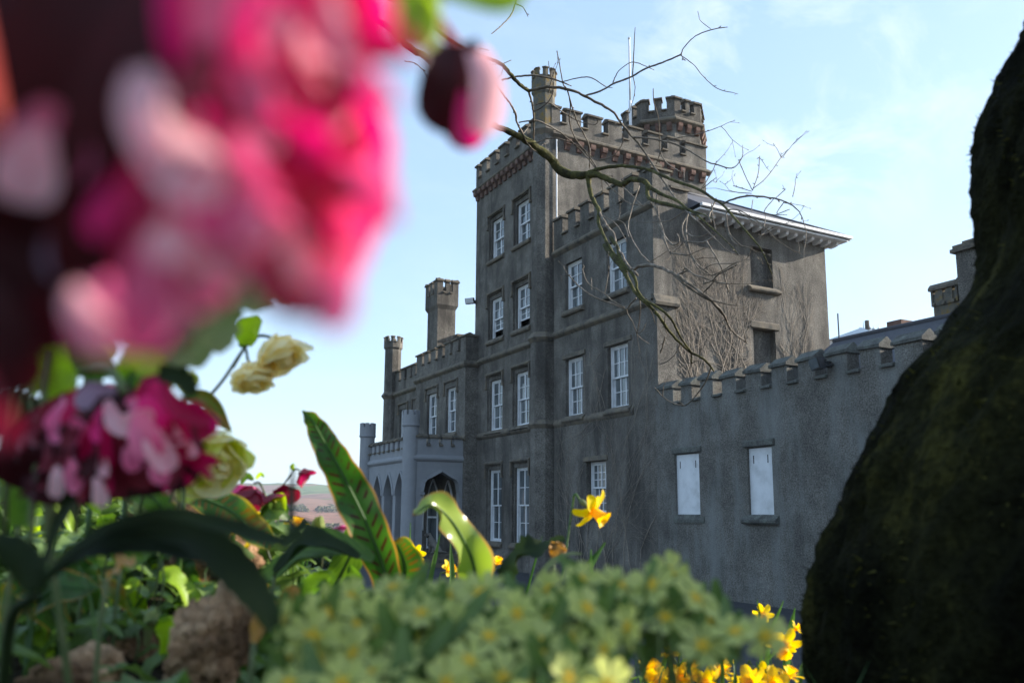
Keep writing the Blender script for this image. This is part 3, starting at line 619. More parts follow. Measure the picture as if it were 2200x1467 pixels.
for i,r in enumerate(rs):
    for j in range(NT):
        th=2*math.pi*j/NT; gv.append((CAM.x+r*math.cos(th),CAM.y+r*math.sin(th),hz(r,math.cos(th)*2+math.sin(th))))
for i in range(len(rs)-1):
    for j in range(NT): gf.append((i*NT+j,i*NT+(j+1)%NT,(i+1)*NT+(j+1)%NT,(i+1)*NT+j))
bm_.add(gv,gf,0,None,True)
# field pattern: procedural, by place on the ground (bands across the valley plus cells)
fm,N,L,b=newmat('farmland'); tc=N.new('ShaderNodeTexCoord')
vo=N.new('ShaderNodeTexVoronoi'); mp=N.new('ShaderNodeMapping'); mp.inputs['Rotation'].default_value=(0,0,.2); mp.inputs['Scale'].default_value=(1/620.,1/230.,0.0)
vo.inputs['Scale'].default_value=1; vo.inputs['Randomness'].default_value=.75
L.new(tc.outputs['Object'],mp.inputs[0]); L.new(mp.outputs[0],vo.inputs['Vector'])
sp=N.new('ShaderNodeSeparateColor'); L.new(vo.outputs['Color'],sp.inputs[0])
r=ramp(N,[(0,(.20,.115,.09)),(.2,(.24,.135,.105)),(.3,(.19,.20,.085)),(.45,(.12,.17,.06)),(.6,(.25,.15,.115)),(.72,(.10,.14,.05)),(.86,(.22,.2,.1)),(.95,(.21,.125,.1))]); r.color_ramp.interpolation='CONSTANT'; L.new(sp.outputs[0],r.inputs[0])
v2=N.new('ShaderNodeTexVoronoi'); v2.feature='DISTANCE_TO_EDGE'; v2.inputs['Randomness'].default_value=.75; L.new(mp.outputs[0],v2.inputs['Vector'])
mr=N.new('ShaderNodeMapRange'); mr.inputs[1].default_value=.012; mr.inputs[2].default_value=.02; mr.inputs[3].default_value=1; mr.inputs[4].default_value=0; L.new(v2.outputs['Distance'],mr.inputs[0])
n=N.new('ShaderNodeTexNoise'); n.inputs['Scale'].default_value=.02; n.inputs['Detail'].default_value=8; L.new(tc.outputs['Object'],n.inputs['Vector'])
hs=N.new('ShaderNodeMapRange'); hs.inputs[3].default_value=.6; hs.inputs[4].default_value=1.4; L.new(n.outputs['Fac'],hs.inputs[0])
sc=N.new('ShaderNodeVectorMath'); sc.operation='SCALE'; L.new(r.outputs[0],sc.inputs[0]); L.new(hs.outputs[0],sc.inputs['Scale'])
x=N.new('ShaderNodeMix'); x.data_type='RGBA'; L.new(mr.outputs[0],x.inputs['Factor']); L.new(sc.outputs[0],x.inputs['A']); x.inputs['B'].default_value=(.035,.045,.025,1)
L.new(x.outputs['Result'],b.inputs['Base Color']); b.inputs['Roughness'].default_value=1; b.inputs['Specular IOR Level'].default_value=0
gr=bm_.build('ground',[fm,M_['asphalt']],None,kind='structure')
for p in gr.data.polygons: p.material_index=1 if p.center.xy.length<0 else 0
for p in gr.data.polygons:
    if (V(p.center)-CAM).xy.length<45: p.material_index=1
# low trees and hedges beyond the drive, far cottages
def shrub_mesh(c,rx,rz,n,leaf,rnd,mb,squash=1.):
    for _ in range(n):
        while 1:
            q=V((rnd.uniform(-1,1),rnd.uniform(-1,1),rnd.uniform(-.2,1)))
            if q.length<1 and q.length>.45+.3*rnd.random(): break
        lump=1+.22*noise.noise(q*2.3+V(c)*.7)
        p=V(c)+V((q.x*rx,q.y*rx,q.z*rz))*lump; a=V((rnd.gauss(0,1),rnd.gauss(0,1),rnd.gauss(0,1))).normalized(); b_=a.orthogonal().normalized(); l=leaf*rnd.uniform(.6,1.4)
        mb.add([p-a*l,p+b_*l*.5,p+a*l,p-b_*l*.5],[(0,1,2,3)])
LM={}
LM['bush']=leafmat('dark_evergreen',(.03,.05,.018),(.07,.10,.03),.25,rough=.5,scale=3)
LM['bush2']=leafmat('olive_bush',(.07,.10,.025),(.15,.17,.05),.3,rough=.5,scale=3)
rb=random.Random(3)
def bush(px,py,d,rx,rz,mat,label,n=2600,leaf=.07):
    c=P(px,py,d); t=thing('shrub',(c.x,c.y,hz((c-CAM).xy.length,0)),label,'shrub')
    m=MB(); shrub_mesh((c.x,c.y,c.z-rz*.8),rx,rz,n,leaf,rb,m); m.build('foliage',LM[mat],t)
    m=MB(); g=hz((c-CAM).xy.length,0)-.5
    for k in range(6): a=k*1.05; m.tube([(c.x+.1*math.cos(a),c.y+.1*math.sin(a),g),(c.x+rx*.3*math.cos(a),c.y+rx*.3*math.sin(a),c.z-rz*.4)],[.06,.02],5)
    m.build('stem',M_['dark'],t)
bush(628,1120,36,1.0,1.2,'bush','dark rounded evergreen bush at the edge of the drive, before the fields',3600,.06)
bush(738,1146,34,.75,.8,'bush2','lighter olive bush beside the dark gate pier')
bush(690,1168,30,1.0,.8,'bush','low dark bush between the rounded bush and the olive bush')
# far hedgerow trees
hd=MB(); rh=random.Random(9)
def far_trees(px0,px1,py,d,n,r,seed):
    rr=random.Random(seed)
    for i in range(n):
        px=rr.uniform(px0,px1); dd=d*rr.uniform(.96,1.05); c=P(px,py,dd); g=hz((c-CAM).xy.length,math.atan2(c.y-CAM.y,c.x-CAM.x)); th=math.atan2(c.y-CAM.y,c.x-CAM.x)
        g=hz((c-CAM).xy.length,math.cos(th)*2+math.sin(th)); rad=r*rr.uniform(.6,1.3)
        shrub_mesh((c.x,c.y,g),rad,rad*1.1,70,rad*.3,rr,hd)
far_trees(400,800,1120,330,70,4.5,1); far_trees(640,800,1105,520,60,6,2); far_trees(300,800,1140,250,50,3.2,4); far_trees(400,800,1085,1000,90,5,6)
hd.build('woodland',leafmat('winter_woodland',(.07,.06,.045),(.11,.12,.06),0,rough=.9,scale=.05),None,kind='stuff')
bpy.data.objects['woodland']['label']='scrubby winter woodland and hedgerows across the valley'
for i,(px,d,w_,lab) in enumerate([(733,300,7,'white gabled cottage in the valley, beside the gate pier'),(722,330,5,'small white cottage left of the larger valley cottage'),(702,345,4,'tiny pale cottage furthest left in the valley')]):
    c=P(px,1140,d); th=math.atan2(c.y-CAM.y,c.x-CAM.x); g=hz((c-CAM).xy.length,math.cos(th)*2+math.sin(th))
    t=thing('cottage',(c.x,c.y,g),lab,'cottage','cottages in the valley'); h=w_*.45
    m=MB(); m.box(c.x-w_/2,c.x+w_/2,c.y-w_*.35,c.y+w_*.35,g-1,g+h); m.build('wall',M_['white'],t)
    m=MB(); a,b2=w_/2+.3,w_*.35+.3; m.add([(c.x-a,c.y-b2,g+h),(c.x+a,c.y-b2,g+h),(c.x+a,c.y,g+h+w_*.3),(c.x-a,c.y,g+h+w_*.3),(c.x-a,c.y+b2,g+h),(c.x+a,c.y+b2,g+h)],[(0,1,2,3),(3,2,5,4),(0,3,4),(1,2,5)]); m.build('roof',M_['slate'],t)
    m=MB(); m.box(c.x-w_*.2,c.x-w_*.08,c.y-w_*.36,c.y-w_*.352,g+h*.4,g+h*.75); m.box(c.x+w_*.1,c.x+w_*.22,c.y-w_*.36,c.y-w_*.352,g+h*.4,g+h*.75); m.build('window',M_['dark'],t)
# ---- bare creeper on the walls
cm=noisy('dry_creeper_stems',[(.20,.165,.13),(.38,.32,.26)],9,3,.8)
def creeper(name,F,seeds,rnd,lim,label,step=.16,r0=.017,depth=8,prob=.17,hz_=.5):
    m=MB(); t=thing(name,F(seeds[0][0],0,0),label,'creeper')
    def grow(s,z,a,r,life):
        pts=[F(s,.012+r,z)]; rs_=[r]
        for k in range(life):
            a+=rnd.gauss(0,.16); s+=math.cos(a)*step; z+=math.sin(a)*step
            if not lim(s,z): break
            r*=.955; pts.append(F(s,.012+r+rnd.random()*.025,z)); rs_.append(r)
            if rnd.random()<prob and r>.0028: grow(s,z,a+rnd.choice((-1,1))*rnd.uniform(.3,.9),r*.72,int(life*.75))
        if len(pts)>1: m.tube(pts,rs_,4,cap=False)
    for s,z,a,r,l in seeds: grow(s,z,a,r,l)
    m.build('stems',cm,t)
rc=random.Random(11)
blk=lambda s,z:(3.4<s<4.5 and 8.2<z<9.7) or (3.4<s<4.45 and 5.2<z<7.3)
creeper('creeper',fy0,[(.9+i*.33+rc.uniform(-.1,.1),4.2,math.pi/2+rc.gauss(0,.35),.02,34) for i in range(15)],rc,lambda s,z:.7<s<6.0 and 4<z<9.3+.5*math.sin(s*2) and not blk(s,z),'bare fan trained creeper stems spreading over the sunlit side wall of the castle',prob=.25)
wb=lambda s,z:any(a-.1<s<b+.1 and c-.2<z<d+.15 for a,b,c,d,_ in RB) or (2.3<s<3.5 and 1.8<z<3.5)
creeper('creeper',fx0,[(.4+i*.4+rc.uniform(-.1,.1),.2,math.pi/2+rc.gauss(0,.1),.011,44) for i in range(11)]+[(.1+i*.28,7.0-rc.random(),-math.pi/2+rc.gauss(0,.4),.008,26) for i in range(14)],rc,lambda s,z:.05<s<5.2 and 0<z<7.35 and not wb(s,z),'thin bare creeper clinging to the shaded front beside the sash windows',prob=.16)
for o in COL.objects:
    if o.name=='creeper.001': pass
# ================================================================ HAZE
m=MB(); m.box(-9500,9500,-9500,9500,-60,190)
hm=bpy.data.materials.new('haze_air'); hm.use_nodes=True; hn=hm.node_tree; 
for q in list(hn.nodes):
    if q.type!='OUTPUT_MATERIAL': hn.nodes.remove(q)
pv=hn.nodes.new('ShaderNodeVolumePrincipled'); pv.inputs['Color'].default_value=(.75,.85,1,1); pv.inputs['Density'].default_value=.00016; pv.inputs['Anisotropy'].default_value=.2
hn.links.new(pv.outputs[0],hn.nodes['Material Output'].inputs['Volume'])
HAZE=m.build('haze',hm,None,kind='stuff'); HAZE['label']='pale air haze over the valley'
# ================================================================ OVERHANGING TREE
bark=noisy('mossy_bark',[(.025,.022,.015),(.05,.047,.022),(.10,.095,.03),(.17,.145,.10)],14,7,.9,.9,70,.012,fine=.25,fscale=90,spec=.2,rough_n=.7)
twigm=noisy('bare_twig_bark',[(.07,.055,.04),(.15,.12,.09),(.30,.25,.2)],18,5,.75,.5,90,.006,fine=.2,spec=.3)
ZS=2.2
def tz(x,y): return 760+x/ZS, y/ZS                 # from the traced crop to photo pixels
TD=4.6
tree=thing('overhanging_tree',P(-900,1500,4.6),'bare branching tree with moss green limbs hanging across the front of the castle','tree')
tree.location.z=0
lm=MB(); tm=MB(); rt_=random.Random(21); tips=[]
def dz(px,py): return TD+.55*math.sin(px*.006+1)+.35*math.sin(py*.011+px*.003)
def limb(pts,conv=tz,mb=None,dd=0,twigs=True,cont=None,g=1.):
    q=[]; r=[]
    lw=6
    for p in pts:
        x,y=conv(p[0],p[1]) if conv else p[:2]
        if len(p)>2: lw=p[2]
        d=dz(x,y)+dd; q.append(P(x,y,d)); r.append(lw*g/ZS/FOC*d/2)
    n=max(8,len(q)*4); c=spline(q,n); rr=[]
    for j in range(n):
        rr.append(interp2(r,j/(n-1)))
    big=max(rr)>.011
    amp=.10 if big else .2
    c=[p+V((rt_.gauss(0,1),rt_.gauss(0,1),rt_.gauss(0,1)))*min(rr[j]*amp,.004) for j,p in enumerate(c)]
    rr=[x*(1+rt_.uniform(-.08,.1)) for x in rr]
    (lm if big else tm).tube(c,rr,9 if big else 6)
    if twigs:
        L_=0
        for j in range(1,n):
            L_+=(c[j]-c[j-1]).length
            if L_>.055:
                L_=0
                if rt_.random()<.42: bud(c[j],(c[j]-c[j-1]).normalized(),rr[j])
        bud(c[-1],(c[-1]-c[-2]).normalized(),rr[-1],True)
        tips.append((c[-1],(c[-1]-c[-2]).normalized(),rr[-1]))
def interp2(w,u):
    x=u*(len(w)-1); i=min(int(x),len(w)-2); f=x-i; return w[i]*(1-f)+w[i+1]*f
def bud(p,t,r,end=False):
    d=(t+V((rt_.gauss(0,.6),rt_.gauss(0,.6),rt_.gauss(0,.6)))).normalized() if not end else t
    l=rt_.uniform(.008,.018); s=min(max(r,.0015),.004)
    a=p+d*r*.6; tm.tube([a,a+d*l*.4,a+d*l*.8,a+d*l],[s*.8,s*.9,s*.9,s*.2],5)
def twig(p,t,r,l,depth=0):
    q=[p]; d=t.copy(); n=max(4,int(l/.03))
    for k in range(n):
        d=(d+V((rt_.gauss(0,.16),rt_.gauss(0,.16),rt_.gauss(0,.16)+.05))).normalized(); q.append(q[-1]+d*l/n)
        if k>1 and rt_.random()<.18 and depth<1: twig(q[-1],(d+V((rt_.gauss(0,.7),rt_.gauss(0,.7),rt_.gauss(0,.7)))).normalized(),r*.75,l*.5,depth+1)
        if rt_.random()<.3: bud(q[-1],d,r)
    tm.tube(q,[r*(1-.5*k/n) for k in range(n+1)],5); bud(q[-1],d,r,True)
I=lambda x,y:(x,y)
z2=lambda x,y:(960+x/3.667,500+y/3.667)
z6=lambda x,y:(1400+x/3.056,380+y/3.056)
limb([(-1500,-900,60),(-700,-350,44),(-200,20,34),(20,70,28),(110,95,26),(190,150,30),(260,225,31),(340,275,30),(450,380,28),(560,500,27),(640,580,27),(680,600,27),(740,625,30),(800,655,34),(860,695,38),(920,740,41),(960,790,44),(1010,825,42),(1060,830,38),(1105,825,34)])
limb([(1105,825,34),(1160,830,29),(1220,855,28),(1270,872,28),(1310,850,24),(1370,855,26),(1400,885,22),(1460,920,16),(1530,950,14),(1580,990,12),(1640,1010,7),(1700,1035,5)])
limb([(1385,870,20),(1390,930,18),(1420,950,18),(1480,965,17),(1550,985,15),(1600,1000,12),(1660,1050,8),(1740,1120,6),(1790,1170,5),(1818,1205,4)])
limb([(1110,815,20),(1180,795,16),(1260,785,16),(1330,790,15),(1400,805,14),(1480,840,14),(1560,870,14),(1640,900,13),(1700,940,12),(1740,965,12),(1800,1030,10),(1860,1100,9),(1920,1170,7),(1950,1230,6),(1975,1295,5)])
limb([(1740,965,9),(1800,940,9),(1880,925,9),(1960,935,8),(2030,950,7),(2090,985,6),(2120,1030,5),(2138,1090,4)])
limb([(1760,990,7),(1820,995,6),(1900,1040,5),(1955,1085,4)]); limb([(1955,1085,4),(1920,1120,3),(1945,1100,3)])
limb([(1108,835,26),(1112,880,22),(1125,930,20),(1145,970,19),(1160,1000,20),(1155,1050,16),(1180,1110,14),(1215,1180,14),(1255,1230,13),(1290,1290,12)])
limb([(1160,1000,14),(1190,1060,13),(1230,1110,13),(1240,1160,12),(1265,1200,12),(1300,1260,12),(1340,1300,12)])
limb([(1240,100,20),(1300,180,20),(1350,240,22),(1390,300,20),(1440,390,17),(1480,460,16),(1530,520,16),(1600,580,16),(1680,670,15),(1740,760,14),(1830,860,13),(1920,940,12),(2000,980,11),(2060,1030,10),(2100,1085,8)],z2)
limb([(1290,40,20),(1340,110,19),(1360,190,18),(1400,250,16),(1450,310,15),(1490,380,14),(1500,450,13),(1560,530,12),(1640,575,12),(1720,630,12),(1780,700,11),(1830,800,10),(1880,880,9),(1922,940,8),(1925,1030,6)],z2)
limb([(1440,295,16),(1500,272,17),(1560,258,17),(1640,262,17),(1740,300,16),(1820,340,16),(1900,400,15),(2000,470,14),(2100,550,13),(2200,680,12)],z2)
limb([(130,625,13),(200,690,12),(300,765,12),(390,815,11),(450,870,10),(490,940,9),(510,990,8),(560,1040,7),(620,1085,6)],z6)
limb([(390,810,7),(450,825,6),(510,840,5),(555,845,4)],z6); limb([(620,1085,5),(610,1040,4),(605,1010,4)],z6)
limb([(1490,515,9),(1450,555,9),(1410,600,8),(1330,570,8),(1200,525,8),(1120,480,7),(1040,420,6),(965,340,5)],z2)
limb([(1400,590,6),(1310,540,6),(1240,480,6),(1150,430,5),(1100,380,5),(1070,290,4)],z2)
limb([(1140,450,4),(1140,400,4),(1138,370,4)],z2); limb([(1240,480,4),(1260,400,4),(1275,310,3)],z2)
limb([(1412,600,6),(1430,650,5),(1465,705,4),(1495,790,4)],z2); limb([(1500,450,8),(1522,560,7),(1518,680,6),(1495,800,5)],z2); limb([(1495,795,5),(1540,770,5),(1565,720,4)],z2)
limb([(1560,560,6),(1610,620,5),(1640,710,4)],z2); limb([(1720,640,5),(1718,740,4),(1740,800,4)],z2); limb([(1840,860,5),(1810,940,5),(1740,1010,5),(1680,1035,5)],z2); limb([(1925,1030,5),(1890,1020,4)],z2); limb([(1925,1030,5),(1975,1010,4)],z2); limb([(1990,975,5),(2000,910,4)],z2)
limb([(2085,1050,8),(2040,1170,7),(1980,1260,7),(1920,1330,6),(1870,1360,6),(1780,1340,6),(1700,1290,5),(1650,1230,4)],z2); limb([(1700,1285,4),(1705,1210,4)],z2); limb([(1860,1355,4),(1810,1310,4)],z2)
# upper limbs
limb([(-300,-260,30),(100,-40,22),(300,60,18),(420,165,16),(520,230,16),(600,265,17),(690,300,17),(740,350,19),(780,395,18),(825,430,17)])
limb([(825,430,15),(880,415,15),(960,413,15),(1040,430,14),(1100,460,13),(1170,495,13),(1230,535,12),(1270,590,11),(1310,640,11),(1360,700,10),(1400,760,10),(1440,820,9),(1480,880,9),(1530,950,8),(1575,1000,8),(1640,1060,7),(1700,1120,6),(1760,1180,5),(1815,1205,4)])
limb([(1095,452,9),(1160,435,9),(1220,400,9),(1310,365,9),(1380,325,8),(1450,300,8),(1545,260,8)]); limb([(1545,260,6),(1562,225,5),(1610,175,5),(1680,145,5),(1755,130,4)]); limb([(1545,262,5),(1610,310,4),(1650,360,4),(1720,420,4),(1805,442,3)]); limb([(1690,140,3),(1640,100,3),(1630,70,3)])
limb([(1325,650,9),(1400,655,8),(1490,675,8),(1560,700,8),(1620,735,7),(1670,765,7),(1720,780,6),(1790,795,5),(1835,745,4),(1838,695,3)]); limb([(1430,775,5),(1470,680,5),(1520,655,5),(1600,640,4),(1660,625,4),(1735,598,3)])
limb([(700,380,8),(770,362,8),(850,358,9),(930,370,8),(1020,403,6)]); limb([(985,388,5),(1060,370,5),(1120,368,5),(1190,410,4),(1215,415,3)])
limb([(960,240,5),(975,320,5),(990,400,6),(1010,430,6),(1050,560,6),(1090,640,6),(1115,700,6),(1115,790,6)]); limb([(1010,425,7),(1025,500,7),(1018,560,6),(1040,640,6),(1080,700,6),(1140,780,6),(1180,850,6),(1250,920,5),(1300,960,5),(1370,972,4)])
limb([(828,435,11),(845,500,10),(850,560,9),(850,655,8)]); limb([(640,350,9),(700,440,8),(740,490,9),(765,540,11),(772,580,9),(800,632,8)]); limb([(920,440,6),(935,380,5)]); limb([(850,530,6),(900,500,6),(935,455,6),(945,400,5)])
limb([(855,500,5),(880,490,6),(930,490,6),(980,525,6),(1060,572,5),(1140,590,4),(1155,565,4)]); limb([(780,580,6),(860,570,7),(920,595,7),(1000,645,7),(1060,700,7),(1120,765,7),(1170,835,6)]); limb([(860,680,6),(900,660,7),(960,655,7),(1060,690,6),(1120,735,5)])
limb([(1275,650,4),(1265,690,4),(1220,740,5),(1150,758,5)]); limb([(1415,420,4),(1418,480,5),(1440,560,5),(1445,650,5),(1450,720,5),(1480,770,4),(1545,815,4)]); limb([(1330,130,3),(1325,220,5),(1318,355,6)]); limb([(1225,392,5),(1250,340,4),(1300,300,4),(1340,298,4),(1410,327,3)]); limb([(920,290,3),(928,350,4)])
limb([(765,10,5),(745,70,7),(700,120,6),(660,155,5)]); limb([(820,-60,6),(765,10,5),(800,35,4),(822,75,4)]); limb([(240,290,4),(290,300,4),(325,330,5)]); limb([(640,240,3),(600,230,4),(585,245,4)]); limb([(745,285,3),(710,300,4)])
for e in ([(1885,900),(1850,830),(1820,760)],[(1890,890),(1950,840),(2020,745)],[(1885,900),(1912,820),(1918,745)],[(1880,905),(1800,880)],[(1880,915),(1810,910)],[(2075,930),(2088,870)],[(1990,940),(2035,900)],[(2060,990),(2000,1010),(2030,960)],[(1985,940),(1940,1000),(1980,1015),(2040,1015)],[(1880,1000),(1885,950)],[(1940,1090),(1945,1020)]): limb([(*p,4) for p in e])
for e in ([(1430,900,7),(1438,1000,7),(1450,1100,6),(1500,1200,5)],[(1500,1200,5),(1560,1150,4)],[(1350,880,7),(1310,1000,6),(1300,1090,6),(1350,1190,6),(1400,1240,5)],[(1580,1010,7),(1570,1080,7),(1580,1150,6),(1600,1220,6),(1640,1280,5),(1700,1300,5),(1800,1245,4)],[(1570,1100,5),(1620,1120,4),(1700,1100,4)],[(1400,930,5),(1450,1050,5),(1480,1140,4),(1520,1165,4)],[(1690,960,5),(1700,1040,4),(1710,1080,4)],[(1710,1085,4),(1700,1030,3)],[(1760,1010,5),(1775,1100,4),(1830,1160,4)],[(1560,1000,5),(1500,1040,5),(1420,1050,4)],[(1240,860,5),(1290,900,5),(1360,970,4)],[(1270,820,4),(1272,860,4)],[(1300,1120,5),(1280,1060,4),(1250,1040,4)],[(1180,1020,5),(1240,1060,5),(1290,1140,4)],[(1640,1280,4),(1700,1250,4),(1790,1245,4)],[(1920,1215,4),(1935,1250,4),(1915,1225,3)],[(1560,800,4),(1562,850,4)],[(1640,900,6),(1690,820,4),(1712,770,4)],[(1650,890,5),(1700,850,4)],[(1820,1000,5),(1880,1040,4),(1955,1085,4)]): limb(e)
for e in ([(390,300),(380,250),(420,150)],[(0,90),(40,250),(60,340),(120,500)],[(240,240),(200,330),(230,440),(290,560),(370,630)],[(230,430),(330,430),(410,395)],[(360,420),(400,490),(460,600),(500,740)],[(170,640),(240,620),(300,650),(420,690),(490,700)],[(340,700),(400,680),(440,640),(540,590)],[(120,500),(180,510),(240,515)],[(200,640),(220,600),(260,625)],[(60,350),(130,440),(180,430),(170,380)],[(490,230),(490,330),(540,430),(580,450)],[(90,1050),(60,1150)],[(340,760),(380,720),(415,680)]): limb([(*p,7) for p in e],z6)
for k in range(60):
    p,t,r=rt_.choice(tips); twig(p,(t+V((rt_.gauss(0,.5),rt_.gauss(0,.5),rt_.gauss(0,.5)))).normalized(),max(r*.7,.0018),rt_.uniform(.06,.2))
for k in range(5):   # fine hairy spurs
    pass
lm.build('limb',bark,tree); tm.build('twigs',twigm,tree)
m=MB(); a=P(-2500,200,4.9); b=P(-2500,1900,4.9); b.z=-.2
tr=P(-1500/2.2+760,-900/2.2,TD)
m.tube([(a.x,a.y,-.3),(a.x+.05,a.y,1.2),(a.x+.1,a.y-.05,3.0),(a.x+.1,a.y,4.6),(a.x+.2,a.y,6.2)],[.42,.3,.26,.2,.12],14); m.tube([(a.x+.1,a.y,3.0),(a+tr)*.5+V((0,0,.1)),tr],[.16,.1,.06],10)
m.build('trunk',bark,tree)
# ================================================================ FLOWER BED
def bed(l,d):      # l lateral metres, d metres ahead of the camera
    r=math.hypot(l*.9,d)
    z=1.80-.02*min(d,.6)-.16*max(0,d-.75)-.10*max(0,l)*min(d,1)
    z-= .55*max(0,r-2.3)
    z+=.03*noise.noise(V((l*4,d*4,0)))+.012*noise.noise(V((l*14,d*14,3)))
    z+= .10*math.exp(-((l+.5)**2/.12+(d-1.25)**2/.35))
    e=max(0,min(1,(-.30-l)/.22)); e=e*e*(3-2*e); z+=(.20*e+.17*max(0,min(1,(-.62-l)/.3)))*math.exp(-((d-1.75)**2/.42))*(1 if l>-1.6 else max(0,1-(-1.6-l)/.8))
    return max(z,-.15)
FH=V((FW.x,FW.y,0)).normalized(); RH=V((RT.x,RT.y,0)).normalized()
def G(l,d,up=0): p=CAM+FH*d+RH*l; p.z=bed(l,d)+up; return p
m=MB(); NL,ND=120,110; vs=[]
for i in range(NL):
    for j in range(ND):
        l=-6+12*i/(NL-1); l=l*abs(l)/6; d=-3+9.5*j/(ND-1); vs.append(G(l,d))
m.add(vs,[(i*ND+j,(i+1)*ND+j,(i+1)*ND+j+1,i*ND+j+1) for i in range(NL-1) for j in range(ND-1)],0,None,True)
soil=noisy('dark_garden_soil',[(.012,.009,.006),(.03,.022,.014),(.055,.042,.026)],9,8,.95,1.,45,.02,fine=.3,spec=.1)
m.build('flower_bed',soil,None,kind='structure')
# ---- mossy tree trunk on the right
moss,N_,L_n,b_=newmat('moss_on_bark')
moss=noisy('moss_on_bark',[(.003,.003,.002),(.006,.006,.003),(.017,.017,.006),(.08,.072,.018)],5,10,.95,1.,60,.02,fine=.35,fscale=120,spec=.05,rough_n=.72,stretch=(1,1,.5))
mt=thing('mossy_tree',G(.95,1.0),'huge dark mossy tree trunk with flared base filling the right edge','tree')
m=MB(); TDp=.98; RA=.42
edge=[(1.2,2290),(-200,2290),(60,2230),(120,2200),(200,2152),(280,2122),(400,2110),(500,2112),(560,2110),(640,2092),(700,2046),(760,2000),(800,1955),(900,1893),(1010,1832),(1100,1802),(1180,1772),(1240,1752),(1330,1745),(1467,1742),(1700,1735)][1:]
prof=[]
for py,px in edge:
    r0=P(px,py,1)-CAM; th=math.atan2(r0.dot(RH),r0.dot(FH)); R0=.34; fwd=1.0+R0*math.sin(th); p=CAM+r0*(fwd/r0.dot(FH)); prof.append((p.z,th))
prof.insert(0,(4.6,prof[0][1]+.06)); prof.append((1.2,prof[-1][1]-.03)); prof=prof[::-1]
vs=[];fs=[]; NA=170; zmin,zmax=1.3,4.4; NZ=300
for i in range(NZ):
    z=zmin+(zmax-zmin)*(i/(NZ-1))**1.5
    for a,b in zip(prof,prof[1:]):
        if a[0]<=z<=b[0]: f=(z-a[0])/(b[0]-a[0]); th=a[1]+(b[1]-a[1])*f; break
    R_=.34; cx=(R_+1.0*math.sin(th))/math.cos(th)
    for j in range(NA):
        t=2*math.pi*j/NA
        rg_=noise.noise(V((t*3.2+z*.7,z*1.3,2)))           # long ridges
        rr=R_+.022*noise.noise(V((math.cos(t)*3,math.sin(t)*3,z*4)))+.028*(1-abs(noise.noise(V((t*4.5+noise.noise(V((t*2,z*5,1)))*.8,z*1.6,5))))*3)*.5+.012*noise.noise(V((t*16,z*14,5)))+.006*noise.noise(V((t*60,z*60,9)))-.01
        p=CAM+RH*(cx+rr*math.cos(t))+FH*(1.0+rr*math.sin(t)); p.z=z; vs.append(p)
for i in range(NZ-1):
    for j in range(NA): fs.append((i*NA+j,i*NA+(j+1)%NA,(i+1)*NA+(j+1)%NA,(i+1)*NA+j))
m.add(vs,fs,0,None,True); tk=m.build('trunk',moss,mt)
# moss tufts
m=MB(); rm=random.Random(4)
for k in range(26000):
    i=rm.randrange(NZ-1); j=rm.randrange(NA); p=vs[i*NA+j]; 
    if p.z>2.75: continue
    q=vs[i*NA+(j+1)%NA]; u=vs[(i+1)*NA+j]; n_=(q-p).cross(u-p).normalized(); 
    if n_.dot(FH)>.75: continue
    if noise.noise(V((j*.12,i*.12,1)))<-.25: continue
    a=V((rm.gauss(0,1),rm.gauss(0,1),rm.gauss(0,1)-.5)).normalized(); l=rm.uniform(.004,.011); o=p+(q-p)*rm.random()+(u-p)*rm.random()
    t=o+n_*l*.9+a*l*.6; s_=a.cross(n_)*l*.22; m.add([o-s_,o+s_,t],[(0,1,2)],0)
mossleaf=leafmat('moss_tufts',(.008,.009,.003),(.026,.026,.006),.2,sub=(.085,.078,.02),rough=.9,scale=7,spec=.1)
m.build('moss',mossleaf,mt,kind='stuff')
# ================================================================ FLOWER MATERIALS
LM['fern']=leafmat('harts_tongue_green',(.035,.095,.016),(.065,.155,.026),.42,rough=.38,scale=18,stripes=(26,(.05,.022,.01)),rib=(.08,.15,.025),margin=(.36,.2,.06))
LM['fernp']=leafmat('young_frond_green',(.26,.36,.06),(.34,.42,.10),.4,rough=.22,scale=10,rib=(.2,.3,.06),margin=(.45,.3,.1),spec=.7,tip=(.93,(.4,.1,.02)))
LM['fern2']=leafmat('older_frond_green',(.05,.12,.02),(.09,.18,.03),.4,rough=.4,scale=25,stripes=(15,(.22,.10,.02)),rib=(.14,.2,.04),margin=(.4,.3,.05),sub=(.2,.14,.03))
LM['dark']=leafmat('hellebore_leaf_dark',(.014,.026,.008),(.028,.045,.014),.25,rough=.6,scale=20,spec=.2)
LM['blade']=leafmat('daffodil_blade_green',(.05,.11,.03),(.09,.17,.045),.35,rough=.4,scale=30)
LM['green']=leafmat('mid_green_leaf',(.06,.13,.02),(.13,.22,.035),.45,rough=.4,scale=25,vein=9)
LM['lime']=leafmat('lime_green_leaf',(.25,.4,.02),(.36,.5,.05),.5,rough=.4,scale=30,vein=9)
LM['olive']=leafmat('olive_bract',(.2,.24,.09),(.30,.33,.15),.55,rough=.5,scale=30,vein=12)
LM['primleaf']=leafmat('primrose_leaf',(.08,.14,.035),(.14,.21,.055),.35,rough=.5,scale=40,vein=14,rib=(.2,.26,.12))
LM['prim']=leafmat('primrose_petal',(.44,.48,.15),(.56,.58,.22),.42,rough=.6,scale=60,spec=.2)
LM['primeye']=leafmat('primrose_eye',(.75,.55,.05),(.8,.5,.03),.3,rough=.6,scale=60)
LM['stem']=leafmat('hairy_stem',(.10,.15,.05),(.16,.19,.08),.2,rough=.6,scale=60)
LM['dstem']=leafmat('dark_flower_stem',(.05,.07,.03),(.09,.10,.05),.1,rough=.5,scale=60)
